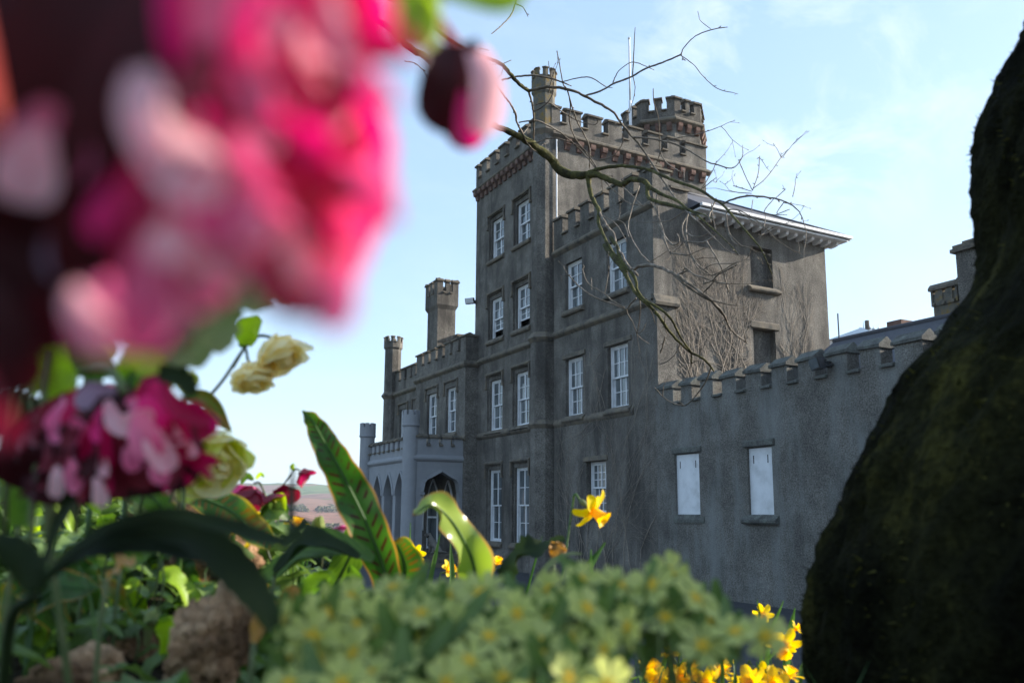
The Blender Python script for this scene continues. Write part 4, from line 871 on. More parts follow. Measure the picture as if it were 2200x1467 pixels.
LM['daff']=leafmat('daffodil_petal',(.85,.58,.02),(.9,.68,.05),.42,rough=.5,scale=60,spec=.2)
LM['trump']=leafmat('daffodil_trumpet',(.92,.52,.015),(.94,.62,.03),.42,rough=.5,scale=60,spec=.2)
LM['hot']=leafmat('hot_pink_petal',(.68,.008,.15),(.8,.03,.22),.45,rough=.5,scale=40,spec=.3)
LM['crim']=leafmat('crimson_petal',(.36,.0,.045),(.55,.008,.1),.4,rough=.5,scale=40,spec=.3)
LM['rose']=leafmat('rose_pink_petal',(.72,.13,.28),(.8,.22,.36),.4,rough=.45,scale=40,spec=.4)
LM['pale']=leafmat('pale_pink_petal',(.82,.42,.48),(.88,.55,.58),.4,rough=.45,scale=40,spec=.4)
LM['maroon']=leafmat('dark_maroon_petal',(.035,.006,.008),(.06,.009,.012),.15,rough=.6,scale=40,spec=.2)
LM['maroonl']=leafmat('maroon_petal',(.16,.015,.03),(.26,.03,.05),.35,rough=.5,scale=40,spec=.3,vein=7)
LM['peach']=leafmat('peach_petal',(.42,.10,.09),(.55,.18,.16),.4,rough=.5,scale=40)
LM['lilac']=leafmat('lilac_petal',(.22,.14,.2),(.3,.2,.28),.3,rough=.4,scale=40,spec=.5)
LM['cream']=leafmat('cream_petal',(.85,.75,.42),(.92,.84,.55),.45,rough=.5,scale=30,spec=.25,vein=5)
LM['lemon']=leafmat('lemon_green_petal',(.55,.62,.12),(.75,.75,.25),.45,rough=.5,scale=30,spec=.25,vein=5)
LM['brown']=leafmat('dead_leaf',(.30,.15,.04),(.5,.28,.10),.3,rough=.7,scale=30,vein=6)
rock=noisy('tan_rockery_stone',[(.07,.038,.022),(.34,.20,.11),(.6,.40,.24)],16,8,.9,1.,40,.03,fine=.3,fscale=70,spec=.1)
UPW=V((0,0,1)); TOC=-FW
def wd(px,d): return px/FOC*d/2
# ---------------------------------------------------------------- proto meshes
def proto(fn):
    m=MB(); fn(m); o=m.build('p',[LM['prim']]); me=o.data; bpy.data.objects.remove(o); return me
def inst(me,name,mat,M,parent):
    o=bpy.data.objects.new(name,me); COL.objects.link(o); o.parent=parent; o.matrix_parent_inverse=wm(parent).inverted() if parent.type=='EMPTY' or True else Matrix(); o.matrix_basis=M
    return o
def mesh_with(me,mat):
    c=me.copy(); c.materials.clear(); c.materials.append(mat); return c
def basis(c,axis,roll=0,s=1.):
    """local +Z -> axis"""
    q=V(axis).to_track_quat('Z','Y').to_matrix().to_4x4()
    return Matrix.Translation(c)@q@Matrix.Rotation(roll,4,'Z')@Matrix.Scale(s,4)
def prim_disc(seed):
    def f(m):
        rr=random.Random(seed); R=.0175; NRr,NT_=7,75; vs=[];fs=[];ph=[rr.uniform(-.25,.35) for _ in range(5)]
        for i in range(NRr+1):
            for j in range(NT_):
                t=2*math.pi*j/NT_; k=int(t/(2*math.pi/5)); a=(t%(2*math.pi/5))-math.pi/5; x=a/(math.pi/5)
                r=R*(math.sqrt(max(0,1-abs(x)**3.2))*.82+.18)*(1-.17*math.exp(-(x/.22)**2))*(1+.07*ph[k]); u=i/NRr; r*=u
                z=R*(.10*u*u+ph[k]*.35*u*u*math.cos(a*1.5)+.05*math.sin(t*9+seed)*u*u -.08*math.exp(-(x/.18)**2)*u)
                vs.append((r*math.cos(t),r*math.sin(t),z))
        for i in range(NRr):
            for j in range(NT_): fs.append((i*NT_+j,i*NT_+(j+1)%NT_,(i+1)*NT_+(j+1)%NT_,(i+1)*NT_+j))
        m.add(vs,fs,0,[(0,0)]*len(vs),True)
    return f
PRIM=[mesh_with(proto(prim_disc(s)),LM['prim']) for s in range(4)]
def eye(m):
    vs=[(0,0,.0012)];R=.0056
    for j in range(30):
        t=2*math.pi*j/30; r=R*(.75+.35*math.cos(5*t)); vs.append((-r*math.cos(t),-r*math.sin(t),.0013))
    m.add(vs,[(0,1+j,1+(j+1)%30) for j in range(30)],0,None,True); m.lathe((0,0,.0012),(0,0,1),[(.0016,0),(.0014,.001),(0,.0012)],8)
EYE=mesh_with(proto(eye),LM['primeye'])
def calyx(m):
    m.lathe((0,0,0),(0,0,-1),[(.0012,-.0005),(.002,.002),(.003,.006),(.0035,.012),(.0025,.016),(.001,.018)],10,wav=lambda u,t:.15*math.cos(5*t))
CAL=mesh_with(proto(calyx),LM['stem'])
def primrose(base,flowers,label,leaves=7,rnd=None,group='primroses massed along the front of the bed',leafpx=None,lsize=1.):
    """flowers: list of (centre point, axis, scale)"""
    t=thing('primrose',base,label,'primrose',group)
    for i,(c,ax,s) in enumerate(flowers):
        M=basis(c,ax,rnd.uniform(0,6.28),s); f=inst(rnd.choice(PRIM),'flower',None,M,t)
        e=inst(EYE,'flower_eye',None,Matrix(),f); e.matrix_parent_inverse=Matrix()
        k=inst(CAL,'calyx',None,Matrix(),f); k.matrix_parent_inverse=Matrix()
        m=MB(); a=V(c)-V(ax).normalized()*.017*s; b=V(base)+V((rnd.gauss(0,.006),rnd.gauss(0,.006),0)); mid=(a+b)/2-V(ax).normalized()*.02+V((rnd.gauss(0,.006),rnd.gauss(0,.006),0)); mid2=a-V(ax).normalized()*.008
        m.tube(spline([b,mid,mid2,a],10),.0013*s,6); m.build('stem',LM['stem'],t)
    for k in range(leaves):
        a=6.28*k/leaves+rnd.uniform(-.3,.3); l=rnd.uniform(.05,.085)*lsize; d=V((math.cos(a),math.sin(a),0)); b=V(base)
        m=MB(); m.blade([b,b+d*l*.35+UPW*l*.35,b+d*l*.75+UPW*l*.5,b+d*l*1.15+UPW*l*.35],lambda u:.0155*lsize*(.25+.75*math.sin(math.pi*min(1,(u*.9+.06))**1.3)),UPW,.25,.16,4,n=18,m=6,ser=.1,serf=9,seed=k); m.build('leaf',LM['primleaf'],t)
    return t
# daffodils
def tepal(m):
    L_=.042; m.blade([V((0,.003,0)),V((0,L_*.35,.002)),V((0,L_*.7,.001)),V((0,L_,-.003))],lambda u:.0125*(.30+.70*math.sin(math.pi*min(1,u*.86+.1))**.9)*(1 if u<.93 else .6),V((0,0,1)),.25,.12,1.3,n=12,m=6)
TEP=mesh_with(proto(tepal),LM['daff'])
def trumpet(m): m.lathe((0,0,0),(0,0,1),[(.004,-.004),(.0075,.002),(.009,.010),(.0098,.018),(.0115,.025),(.0155,.030),(.0165,.031)],28,wav=lambda u,t:.11*u**5*math.sin(9*t))
TRU=mesh_with(proto(trumpet),LM['trump'])
def dback(m): m.lathe((0,0,0),(0,0,-1),[(.005,0),(.0035,.008),(.003,.014),(.0055,.020),(.005,.027),(.002,.031)],10)
DBK=mesh_with(proto(dback),LM['stem'])
def daffodil(c,axis,size,base,label,leaves=(),rnd=random,reflex=-.1,group='yellow daffodils in the rockery bed',mat=None,miss=0):
    t=thing('daffodil',base,label,'daffodil',group); axis=V(axis).normalized()
    B=basis(c,axis,rnd.uniform(0,1),size)
    for k in range(6-miss):
        M=B@Matrix.Rotation(k*math.pi/3,4,'Z')@Matrix.Translation((0,0,.002*(k%2)))@Matrix.Rotation(reflex+rnd.gauss(0,.13),4,'X')@Matrix.Rotation(rnd.gauss(0,.15),4,'Y'); inst(TEP,'petal',None,M,t)
    inst(TRU,'trumpet',None,B,t); inst(DBK,'flower_tube',None,B,t)
    a=V(c)-axis*.03*size; m=MB(); m.tube(spline([base,V(base).lerp(a,.5)+V((rnd.gauss(0,.01),rnd.gauss(0,.01),0)),a+UPW*-.03-axis*.02*size,a-axis*.012*size+UPW*.004,a],16),.0022*size,7); m.build('stem',LM['blade'],t)
    for (p0,p1,w_) in leaves:
        m=MB(); mid=V(p0).lerp(V(p1),.55)+V((rnd.gauss(0,.012),rnd.gauss(0,.012),.02)); m.blade([p0,mid,p1],[w_,w_,w_*.9,w_*.75,w_*.15],TOC+RT*rnd.uniform(-.6,.6),.35,n=16,m=4); m.build('leaf',LM['blade'],t)
    return t
# generic petal flowers (hellebores)
def sepal(L_,W_,cup=.35,curl=.25):
    def f(m): m.blade([V((0,0,0)),V((0,L_*.35,-curl*L_*.1)),V((0,L_*.7,curl*L_*.10)),V((0,L_*.98,curl*L_*.55))],lambda u:W_*(.25+.75*math.sin(math.pi*min(1,u*.8+.12))**.8)*(1 if u<.95 else .75),V((0,0,1)),cup,.10,1.6,n=12,m=6)
    return f
SEP=proto(sepal(.024,.0115)); SEPN=proto(sepal(.022,.0065,.5,.5)); SEPM={}
def petalmesh(kind,mat):
    k=(kind,mat)
    if k not in SEPM: SEPM[k]=mesh_with(SEP if kind=='w' else SEPN,LM[mat])
    return SEPM[k]
def bloom(name,c,axis,size,layers,label,cat,rnd,stem=None,bract=None,group=None,smat='dstem',stamens='lemon',sr=.0016):
    """axis points out of the open face; layers: (n petals, tilt from axis, scale, kind, mats)"""
    t=thing(name,c,label,cat,group); B=basis(c,axis,rnd.uniform(0,6),size)
    for (n,tilt,s,kind,mats) in layers:
        ph=rnd.uniform(0,6)
        for k in range(n):
            M=B@Matrix.Rotation(ph+k*2*math.pi/n+rnd.gauss(0,.08),4,'Z')@Matrix.Rotation(math.pi/2-tilt+rnd.gauss(0,.1),4,'X')@Matrix.Rotation(rnd.gauss(0,.2),4,'Y')@Matrix.Scale(s*rnd.uniform(.88,1.1),4)
            inst(petalmesh(kind,rnd.choice(mats)),'petal',None,M,t)
    m=MB()
    for k in range(16):
        a=rnd.uniform(0,6.28); d=(B.to_3x3()@V((math.cos(a)*.4,math.sin(a)*.4,1))).normalized(); m.tube([c,V(c)+d*.009*size],.0004*size,4); m.lathe(V(c)+d*.009*size,d,[(0,0),(.0009*size,.0008),(0,.002)],6)
    m.build('stamens',LM[stamens],t)
    if stem:
        m=MB(); m.tube(spline(stem,18),[sr]*17+[sr*.8],7); m.build('stem',LM[smat],t)
    for b in bract or []:
        p0,p1,p2,w_,mt_=b; m=MB(); m.blade([p0,p1,p2],lambda u,w_=w_:w_*(.2+.8*math.sin(math.pi*min(1,u*.85+.1))),TOC,.3,.1,2,n=14,m=6); m.build('bract',LM[mt_],t)
    return t
rp=random.Random(77)
def px_petal(parent,x0,y0,x1,y1,w_,d0,d1,mat,name='petal',bend=0,cup=.35,nr=None,ruf=.12,seed=0,tipw=.6,basew=.3):
    a=P(x0,y0,d0); b=P(x1,y1,d1); mid=a.lerp(b,.5); t=(b-a); sd=t.cross(FW).normalized(); q1=a.lerp(b,.35)+sd*bend*t.length+TOC*t.length*.08; q2=a.lerp(b,.72)+sd*bend*t.length*.8+TOC*t.length*.05
    ww=w_/FOC*(d0+d1)/4
    m=MB(); m.blade([a,q1,q2,b],lambda u:ww*((basew+(1-basew)*math.sin(min(1,u/.62)*math.pi/2)) if u<.62 else max(.08,(1-((u-.62)/.38)**2.6*(1-.12))**.5 if u<.999 else .3)),nr if nr else TOC+RT*.15,cup,ruf,1.4,n=24,m=10,seed=seed)
    return m.build(name,LM[mat],parent)
# ================================================================ BIG PINK HELLEBORES (closest, out of focus)
h1=thing('hellebore',P(430,1700,.3),'huge blurred pink double hellebore flower hanging closest to the camera at upper left','hellebore')
R1=[ # back, dark maroon
 (330,-160,150,560,420,.235,.235,'maroon',0),(420,-120,300,760,330,.232,.23,'maroon',0),(120,-200,60,620,420,.24,.24,'maroon',0),(60,330,120,760,330,.238,.236,'maroon',0),(300,300,220,700,260,.236,.236,'maroon',.05),
 # right side hot masses
 (560,-180,640,140,420,.205,.20,'hot',0),(700,-60,765,330,200,.212,.21,'crim',-.08),(620,60,800,420,260,.208,.205,'hot',-.1),(600,180,815,500,260,.204,.20,'rose',-.1),(560,230,770,560,250,.20,.198,'hot',-.05),(540,300,735,620,230,.198,.195,'rose',0),
 (470,-140,520,230,180,.196,.19,'rose',.05),(400,-150,440,180,140,.2,.195,'hot',0),(660,-100,790,120,200,.2,.197,'hot',0),
 (600,20,735,290,150,.19,.186,'pale',-.1),(520,140,590,420,130,.2,.196,'crim',.08),(640,170,790,330,110,.199,.196,'crim',-.1),
 (300,150,470,430,150,.185,.18,'pale',-.06),(480,260,590,560,170,.188,.182,'rose',-.05),(400,330,520,600,200,.192,.186,'pale',0),
 (560,270,700,420,150,.196,.19,'crim',-.04),(570,330,690,640,140,.19,.186,'hot',0),(640,420,720,650,130,.186,.182,'pale',0),(560,420,600,640,120,.188,.184,'rose',0),
 (330,380,330,690,130,.19,.186,'crim',0),(345,450,300,760,110,.186,.182,'rose',.04),(400,560,480,650,120,.19,.19,'rose',0),(210,600,260,760,150,.19,.188,'rose',0),(270,590,380,720,130,.187,.184,'pale',0),(150,620,260,740,90,.186,.184,'pale',0)]
for k in range(34):
    x=rp.uniform(330,760); y=rp.uniform(-40,520); an=rp.gauss((x-500)*.0016,.4); ln=rp.uniform(120,220); R1.append((x,y,x+ln*math.sin(an),y+ln*math.cos(an),rp.uniform(45,85),.186,.178,rp.choice(['hot','hot','rose','crim','crim','pale','maroonl']),rp.gauss(0,.12)))
for i,(x0,y0,x1,y1,w_,a,b,mt_,bd) in enumerate(R1): px_petal(h1,x0,y0,x1,y1,w_,a*.6,b*.6,mt_,bend=bd,seed=i)
m=MB(); m.tube(spline([P(430,-300,.22),P(300,-900,.24),P(-100,-1200,.3),P(-700,-600,.4),P(-900,900,.5),P(-700,2600,.5)],24),.0025,8); m.build('stem',LM['dstem'],h1)
h2=thing('hellebore',P(-60,400,.25),'blurred dark maroon hellebore flower with highlights put in as dull pink petals at the far left edge','hellebore')
for i,(x0,y0,x1,y1,w_,a,b,mt_,bd) in enumerate([(-100,-160,-45,330,170,.2,.2,'peach',0),(150,120,120,300,170,.225,.22,'maroonl',0),(230,200,190,350,90,.222,.22,'crim',0),(40,250,120,420,200,.215,.21,'rose',.1),(90,280,60,440,130,.205,.205,'pale',0),(110,500,150,600,70,.22,.215,'lilac',0),(-80,560,60,850,180,.22,.22,'maroon',0),(-60,760,20,960,90,.215,.21,'maroonl',0)]): px_petal(h2,x0,y0,x1,y1,w_,a*.62,b*.62,mt_,bend=bd,seed=i+40)  # pink, peach and lilac petals stand in for blurred highlights on a shadowed flower
m=MB(); m.tube(spline([P(-60,-160,.2),P(-300,-500,.3),P(-900,0,.4),P(-1000,2400,.5)],18),.0025,8); m.build('stem',LM['dstem'],h2)
# hanging bud-like flower, upper centre
h3=thing('hellebore',P(980,60,.32),'nodding hellebore with a dark maroon cup and one pink petal against the sky','hellebore')
for i,(x0,y0,x1,y1,w_,a,b,mt_,bd,cp) in enumerate([(975,95,960,290,150,.33,.33,'maroon',.05,.55),(950,100,940,270,120,.34,.335,'maroon',.1,.4),(1000,110,1005,322,100,.345,.34,'maroonl',-.03,.3),(1005,200,1008,318,60,.325,.32,'hot',0,.3),(1010,105,1025,290,110,.35,.35,'hot',-.2,.3),(1022,112,1034,292,72,.315,.31,'pale',.10,.4)]): px_petal(h3,x0,y0,x1,y1,w_,a*.75,b*.75,mt_,bend=bd,cup=cp,seed=i+60,basew=.6)
m=MB(); m.tube(spline([P(985,105,.25),P(960,70,.25),P(925,20,.25),P(890,-60,.26),P(700,-500,.34),P(-200,-700,.4),P(-900,600,.5),P(-900,2500,.55)],26),.0017,8); m.build('stem',LM['peach'],h3)
for q in ((880,-60,900,100,95,'lime'),(930,-30,905,110,70,'olive'),(860,-50,1130,-15,130,'lime')): px_petal(h3,q[0],q[1],q[2],q[3],q[4],.2,.2,q[5],name='bract',seed=3)
# mid maroon/pink double hellebore
h4=thing('hellebore',P(260,880,.42),'soft focus crimson and maroon double hellebore below the big pink flower','hellebore')
R4=[(230,830,240,1075,300,.47,.46,'maroon',0),(330,850,350,1060,190,.465,.46,'maroon',0),(150,860,110,1060,200,.465,.46,'maroon',0),(300,870,320,1050,90,.44,.43,'maroonl',0),(200,860,190,1050,90,.44,.43,'maroon',0),(250,870,255,1070,80,.43,.42,'maroonl',0),(230,850,250,1030,230,.46,.46,'maroon',0),(330,840,380,1030,160,.45,.45,'maroon',0),(180,870,120,1040,160,.455,.45,'maroon',0),(160,850,90,1000,120,.45,.45,'maroonl',0),(330,800,350,930,130,.43,.42,'crim',0),(250,840,180,880,60,.41,.40,'lilac',-.3),(230,860,330,885,70,.41,.40,'pale',-.3),(330,820,470,915,100,.42,.41,'hot',-.15),(350,815,460,900,60,.405,.40,'crim',-.15),(310,850,340,930,80,.405,.4,'hot',0),(300,880,330,985,90,.40,.395,'rose',0),(320,910,370,1010,80,.4,.395,'pale',0),(370,900,390,1000,60,.41,.405,'crim',0),(390,880,400,990,60,.415,.41,'hot',0),(340,930,350,1040,60,.4,.395,'rose',0),(150,900,180,960,50,.41,.41,'rose',.2),(200,900,185,1000,40,.41,.41,'crim',0),(230,900,235,1010,40,.41,.41,'crim',0),(122,1000,118,1068,44,.4,.4,'pale',.1),(158,985,168,1058,40,.4,.4,'rose',-.1),(205,1025,218,1088,44,.4,.4,'pale',.1),(80,880,60,960,60,.42,.42,'maroonl',0),(270,960,295,1010,50,.4,.4,'rose',0)]
for k in range(46):
    x=rp.uniform(80,400); y=rp.uniform(850,1000); an=rp.gauss((x-240)*.004,.35); ln=rp.uniform(50,100); R4.append((x,y,x+ln*math.sin(an),y+ln*math.cos(an),rp.uniform(22,45),.425,.40,rp.choice(['maroon','maroonl','maroonl','crim','crim','rose','pale','hot'] if x>220 else ['maroon','maroon','maroonl','maroonl','crim','rose']),rp.gauss(0,.15)))
for i,(x0,y0,x1,y1,w_,a,b,mt_,bd) in enumerate(R4): px_petal(h4,x0,y0,x1,y1,w_*(.72 if a<.435 else 1),a,b,mt_,bend=bd,seed=i+80)
m=MB(); m.tube(spline([P(270,845,.43),P(220,790,.45),P(120,850,.5),P(100,1100,.5),P(150,1500,.5),P(160,1900,.55)],20),.0022,8); m.build('stem',LM['stem'],h4)
# cream and lemon doubles
L_double=[(8,.95,1.1,'w',['A']),(9,.70,1.05,'w',['A']),(9,.48,1.0,'n',['A']),(7,.25,.95,'n',['A'])]
def dbl(mats): return [(n,t_,s,k,mats) for n,t_,s,k,_ in L_double]
dn=V((0,0,-1))
bloom('hellebore',P(588,728,.9),dn*.9+RT*.45+TOC*.15,1.55,dbl(['cream']),'cream double hellebore on an arching stem against the sky, upper bloom','hellebore',rp,
  stem=[P(440,862,.9),P(480,815,.9),P(525,748,.9),P(555,722,.9),P(588,726,.9)],bract=[(P(530,742,.895),P(535,710,.89),P(560,684,.885),.013,'lime'),(P(528,745,.9),P(522,738,.9),P(514,730,.9),.005,'green')],group='cream and lemon hellebores',smat='dstem',sr=.0018)
bloom('hellebore',P(535,782,.90),dn*.85+RT*.35+TOC*.3,1.3,dbl(['cream']),'cream double hellebore tucked below and left of the upper cream bloom','hellebore',rp,stem=[P(500,790,.91),P(525,750,.91),P(532,770,.90),P(535,781,.90)],group='cream and lemon hellebores')
bloom('hellebore',P(430,945,.85),dn*.7+RT*.5+TOC*.4,2.3,dbl(['lemon','cream']),'large lemon green double hellebore right of the crimson one','hellebore',rp,stem=[P(330,1300,.85),P(360,1100,.85),P(400,970,.86),P(430,945,.85)],bract=[(P(400,900,.85),P(450,890,.85),P(490,920,.85),.006,'brown')],group='cream and lemon hellebores',smat='stem')
bloom('hellebore',P(228,832,.8),dn*.6+RT*.5+TOC*.4,.85,dbl(['cream','pale']),'small faded cream hellebore above the crimson bloom','hellebore',rp,stem=[P(180,1000,.8),P(200,860,.8),P(228,832,.8)],group='cream and lemon hellebores',smat='stem')
bloom('hellebore',P(5,735,.7),dn*.8+RT*.4,.7,dbl(['cream','pale']),'pale cream hellebore cut by the left edge','hellebore',rp,stem=[P(-60,1000,.7),P(-30,780,.7),P(5,735,.7)],group='cream and lemon hellebores',smat='stem')
bloom('hellebore',P(385,812,.86),dn*.3+RT*.8,.7,dbl(['cream','lemon']),'cream hellebore bud behind the olive bracts','hellebore',rp,stem=[P(300,1100,.86),P(350,850,.86),P(385,812,.86)],group='cream and lemon hellebores',smat='stem')
# olive serrated bracts hanging under the pink flower
ob=thing('leaf_cluster',P(470,560,.36),'hanging olive green bracts with notched edges below the pink flower','leaves')
for i,(pts,w_,mt_) in enumerate([([(380,620),(400,700),(430,790)],120,'olive'),([(470,540),(470,640),(470,760)],110,'olive'),([(540,520),(500,600),(480,668)],130,'olive'),([(560,540),(550,610),(545,672)],110,'olive'),([(590,540),(600,610),(618,662)],60,'olive'),([(330,650),(370,720),(400,790)],80,'olive'),([(440,640),(468,700),(482,755)],50,'olive'),([(300,720),(320,770),(340,800)],90,'lime'),([(340,800),(390,810),(420,850)],50,'dark')]):
    m=MB(); q=[P(x,y,.42-.01*(i%3)) for x,y in pts]; ww=w_/FOC*.42/2; m.blade(q,lambda u,ww=ww:ww*(.4+.6*math.sin(math.pi*min(1,u*.75+.15)))*(1 if u<.9 else (1-u)*8+.2),TOC+RT*.2,.2,.18,2.2,n=40,m=8,ser=.22,serf=7,seed=i); m.build('bract',LM[mt_],ob)
m=MB(); m.tube(spline([P(470,520,.42),P(300,500,.45),P(-200,700,.5),P(-400,2000,.6)],14),.002,7); m.build('stem',LM['stem'],ob)
bloom('hellebore',P(545,1045,1.25),dn*.8+TOC*.2-RT*.2,1.75,[(5,.95,1,'w',['maroonl','rose'])],'small dusky pink hellebore with a green bract just above the valley fields','hellebore',rp,stem=[P(590,1230,1.25),P(560,1130,1.25),P(575,1090,1.25),P(560,1040,1.25),P(545,1038,1.25)],bract=[(P(545,1030,1.25),P(530,1022,1.25),P(518,1040,1.25),.005,'green'),(P(550,1028,1.25),P(560,1018,1.24),P(568,1024,1.24),.003,'lime')],group='small maroon hellebores on branching stems',sr=.0018)
bloom('hellebore',P(588,1062,1.25),dn*.5+RT*.4+TOC*.2,1.6,[(4,1.2,1,'w',['lilac','maroonl'])],'fading lilac brown hellebore in the middle of the branching stem','hellebore',rp,stem=[P(570,1120,1.25),P(575,1085,1.25),P(588,1064,1.25)],group='small maroon hellebores on branching stems')
bloom('hellebore',P(585,1078,1.24),dn*.9+RT*.2,1.5,[(4,.7,1,'w',['brown','green'])],'yellow green backlit hellebore hanging lowest on the branching stem','hellebore',rp,stem=[P(565,1140,1.25),P(572,1085,1.25),P(585,1076,1.24)],bract=[(P(585,1072,1.23),P(605,1066,1.23),P(612,1095,1.23),.006,'lime')],group='small maroon hellebores on branching stems')
bloom('hellebore',P(645,1012,1.25),dn*.5+RT*.5,1.0,[(5,.9,1,'w',['crim','maroonl'])],'small crimson hellebore at the tip of the branching stem against the sky','hellebore',rp,stem=[P(590,1062,1.25),P(610,1040,1.25),P(632,1010,1.25),P(645,1010,1.25)],bract=[(P(634,1011,1.25),P(628,1003,1.25),P(632,996,1.25),.0035,'lime')],group='small maroon hellebores on branching stems',sr=.0013)
bloom('hellebore',P(715,1135,1.3),dn*.4+RT*.3,1.5,[(5,1.1,1,'w',['lilac','rose'])],'pale mauve hellebore lying low beside the tall striped frond','hellebore',rp,stem=[P(690,1220,1.3),P(700,1160,1.3),P(715,1137,1.3)],bract=[(P(692,1150,1.3),P(688,1125,1.3),P(690,1108,1.3),.008,'olive'),(P(692,1150,1.3),P(680,1128,1.3),P(682,1110,1.3),.007,'olive')],group='small maroon hellebores on branching stems')
# ================================================================ FERNS
def frond(pts,widths,d,mat,label,nref=None,cup=.15,ruf=.12,rf=3,n=60,ds=None,m_=14,seed=0,curl=0,ser=0,**kw):
    q=[P(x,y,(ds[i] if ds else d)) for i,(x,y) in enumerate(pts)]; ww=[w_/FOC*d/2 for w_ in widths]
    b=V(q[0]); t=thing('fern_frond',b,label,'fern','harts tongue fern fronds'); m=MB()
    m.blade(q,ww,nref or TOC,cup,ruf,rf,n=n,m=m_,seed=seed,ser=ser,**kw); bl=m.build('blade',LM[mat],t)
    m=MB(); c=spline(q,n); nn=(nref or TOC); m.tube([p+TOC*.0006 for p in c],[.0022*d*(1-.75*j/(n-1)) for j in range(n)],6); m.tube([c[0],c[0]-UPW*.12],.003,6); m.build('midrib',LM['blade'],t)
    return t
frond([(842,1330),(830,1240),(790,1130),(742,1030),(700,955),(672,905),(650,882)],[50,64,82,88,70,54,34,5],1.15,'fern','tall hart tongue frond with dark slanting stripes rising left of the porch',cup=.12,ruf=.3,rf=3.2,nref=TOC+RT*.25,seed=1,ser=.05,serf=11)
frond([(700,1290),(730,1240),(770,1160),(800,1120)],[30,60,70,30],1.22,'green','dark green frond edge half hidden behind the tall striped frond',ruf=.2)
frond([(840,1290),(870,1230),(858,1180),(842,1165)],[50,90,70,12],1.2,'fern2','short dark frond tucked against the right of the tall striped frond',ruf=.25)
frond([(1018,1300),(1022,1245),(1012,1195),(985,1140),(955,1102),(925,1085),(903,1095),(888,1108)],[60,72,80,74,70,60,40,24,5],1.1,'fernp','glossy pale green frond with curled over tip in front of the porch steps',cup=.3,ruf=.5,rf=2.6,twist=.5,ds=[1.1,1.1,1.1,1.09,1.07,1.05,1.04,1.03],nref=TOC+RT*.1+UPW*.5,seed=2)
frond([(395,1062),(450,1075),(500,1100),(548,1140),(588,1172)],[30,62,74,60,30],1.05,'fern2','horizontal hart tongue frond with orange brown stripes below the lemon bloom',nref=TOC+UPW*.5,ruf=.2,seed=3)
frond([(130,1345),(100,1290),(85,1250),(72,1222)],[50,80,66,8],.75,'fern','lower left striped frond standing upright',nref=TOC+UPW*.3,ruf=.2,seed=4)
frond([(70,1300),(120,1262),(170,1262),(212,1262)],[60,74,60,10],.74,'fern','lower left striped frond lying flat to the right',nref=TOC+UPW*.6,ruf=.15,seed=5)
frond([(20,1340),(30,1280),(60,1262),(72,1330)],[40,60,50,8],.73,'fern2','lower left striped frond bending against the left edge',ruf=.3,seed=6)
frond([(200,1310),(190,1250),(165,1210),(138,1188)],[40,60,50,8],.8,'fern','lower left striped frond behind the flat one, leaning left',ruf=.2,seed=7)
frond([(270,1060),(330,1085),(372,1110),(395,1165)],[30,50,46,10],.95,'fern2','small frond arching beside the crimson hellebore',nref=TOC+UPW*.6,ruf=.2,seed=8)
frond([(200,1010),(280,1040),(340,1080),(350,1120)],[40,60,50,10],.9,'green','green arching frond under the crimson hellebore',nref=TOC+UPW*.6,ruf=.2,seed=9)
# big dark hellebore leaf arching across the left foreground
dl=thing('hellebore_leaf',P(60,1500,.45),'large dark out of focus hellebore leaf arching over the left foreground','leaf')
for i,(pts,w_,d) in enumerate([([(60,1290),(180,1170),(330,1110),(480,1135),(600,1165),(680,1150)],60,.42),([(120,1230),(250,1140),(400,1160),(500,1230),(560,1300),(585,1350)],105,.43),([(70,1280),(120,1160),(150,1080),(140,1030)],60,.43),([(80,1270),(40,1200),(-20,1150)],80,.42),([(80,1260),(220,1180),(340,1180),(450,1200)],120,.44),([(600,1180),(625,1165),(650,1140),(672,1128)],70,.40)]):
    m=MB(); q=[P(x,y,d) for x,y in pts]; ww=w_/FOC*d/2; m.blade(q,lambda u,ww=ww:ww*(.2+.8*math.sin(math.pi*min(1,u*.85+.1))),TOC*.55+UPW,.35,.14,2,n=60,m=8,seed=i,ser=.10,serf=12); m.build('leaflet',LM['dark'],dl)
m=MB(); m.tube(spline([P(75,1280,.43),P(20,1350,.44),P(0,1700,.46)],10),.003,7); m.tube(spline([P(630,1000,.5),P(626,1080,.48),P(625,1160,.43)],8),[.0006,.001,.0015,.002,.002,.002,.002,.002],6); m.build('stalk',LM['dark'],dl)
def leafthing(pts,w_,d,mat,label,nref=None,group=None,name='leaf',ser=0,cup=.25,ruf=.15,n=26,ds=None,cat='leaf',rf=2.2):
    q=[P(x,y,ds[i] if ds else d) for i,(x,y) in enumerate(pts)]; t=thing(name,q[0],label,cat,group); ww=w_/FOC*d/2
    m=MB(); m.blade(q,lambda u:ww*(.15+.85*math.sin(math.pi*min(1,u*.88+.08))),nref or TOC,cup,ruf,rf,n=n,m=8,ser=ser,seed=d*50+w_); m.build('blade',LM[mat],t)
    m=MB(); m.tube(spline([q[0],q[0]-UPW*.05-FW*.005,q[0]-UPW*.14],6),.0018,6); m.build('stalk',LM['stem'],t); return t
leafthing([(560,1260),(640,1205),(720,1180),(800,1205)],110,.95,'green','broad green leaf with blue sheen pointing at the tall striped frond',TOC*.5+UPW,cup=.4)
leafthing([(590,1235),(650,1180),(690,1170),(770,1200)],80,.93,'dark','darker leaf folded over the broad green leaf',TOC*.4+UPW,cup=.5)
leafthing([(1085,1255),(1110,1200),(1160,1180),(1215,1160)],75,1.15,'dark','crinkled dark green leaf with curled edge right of the porch steps',TOC*.5+UPW,ser=.25,ruf=.4,cup=.4)
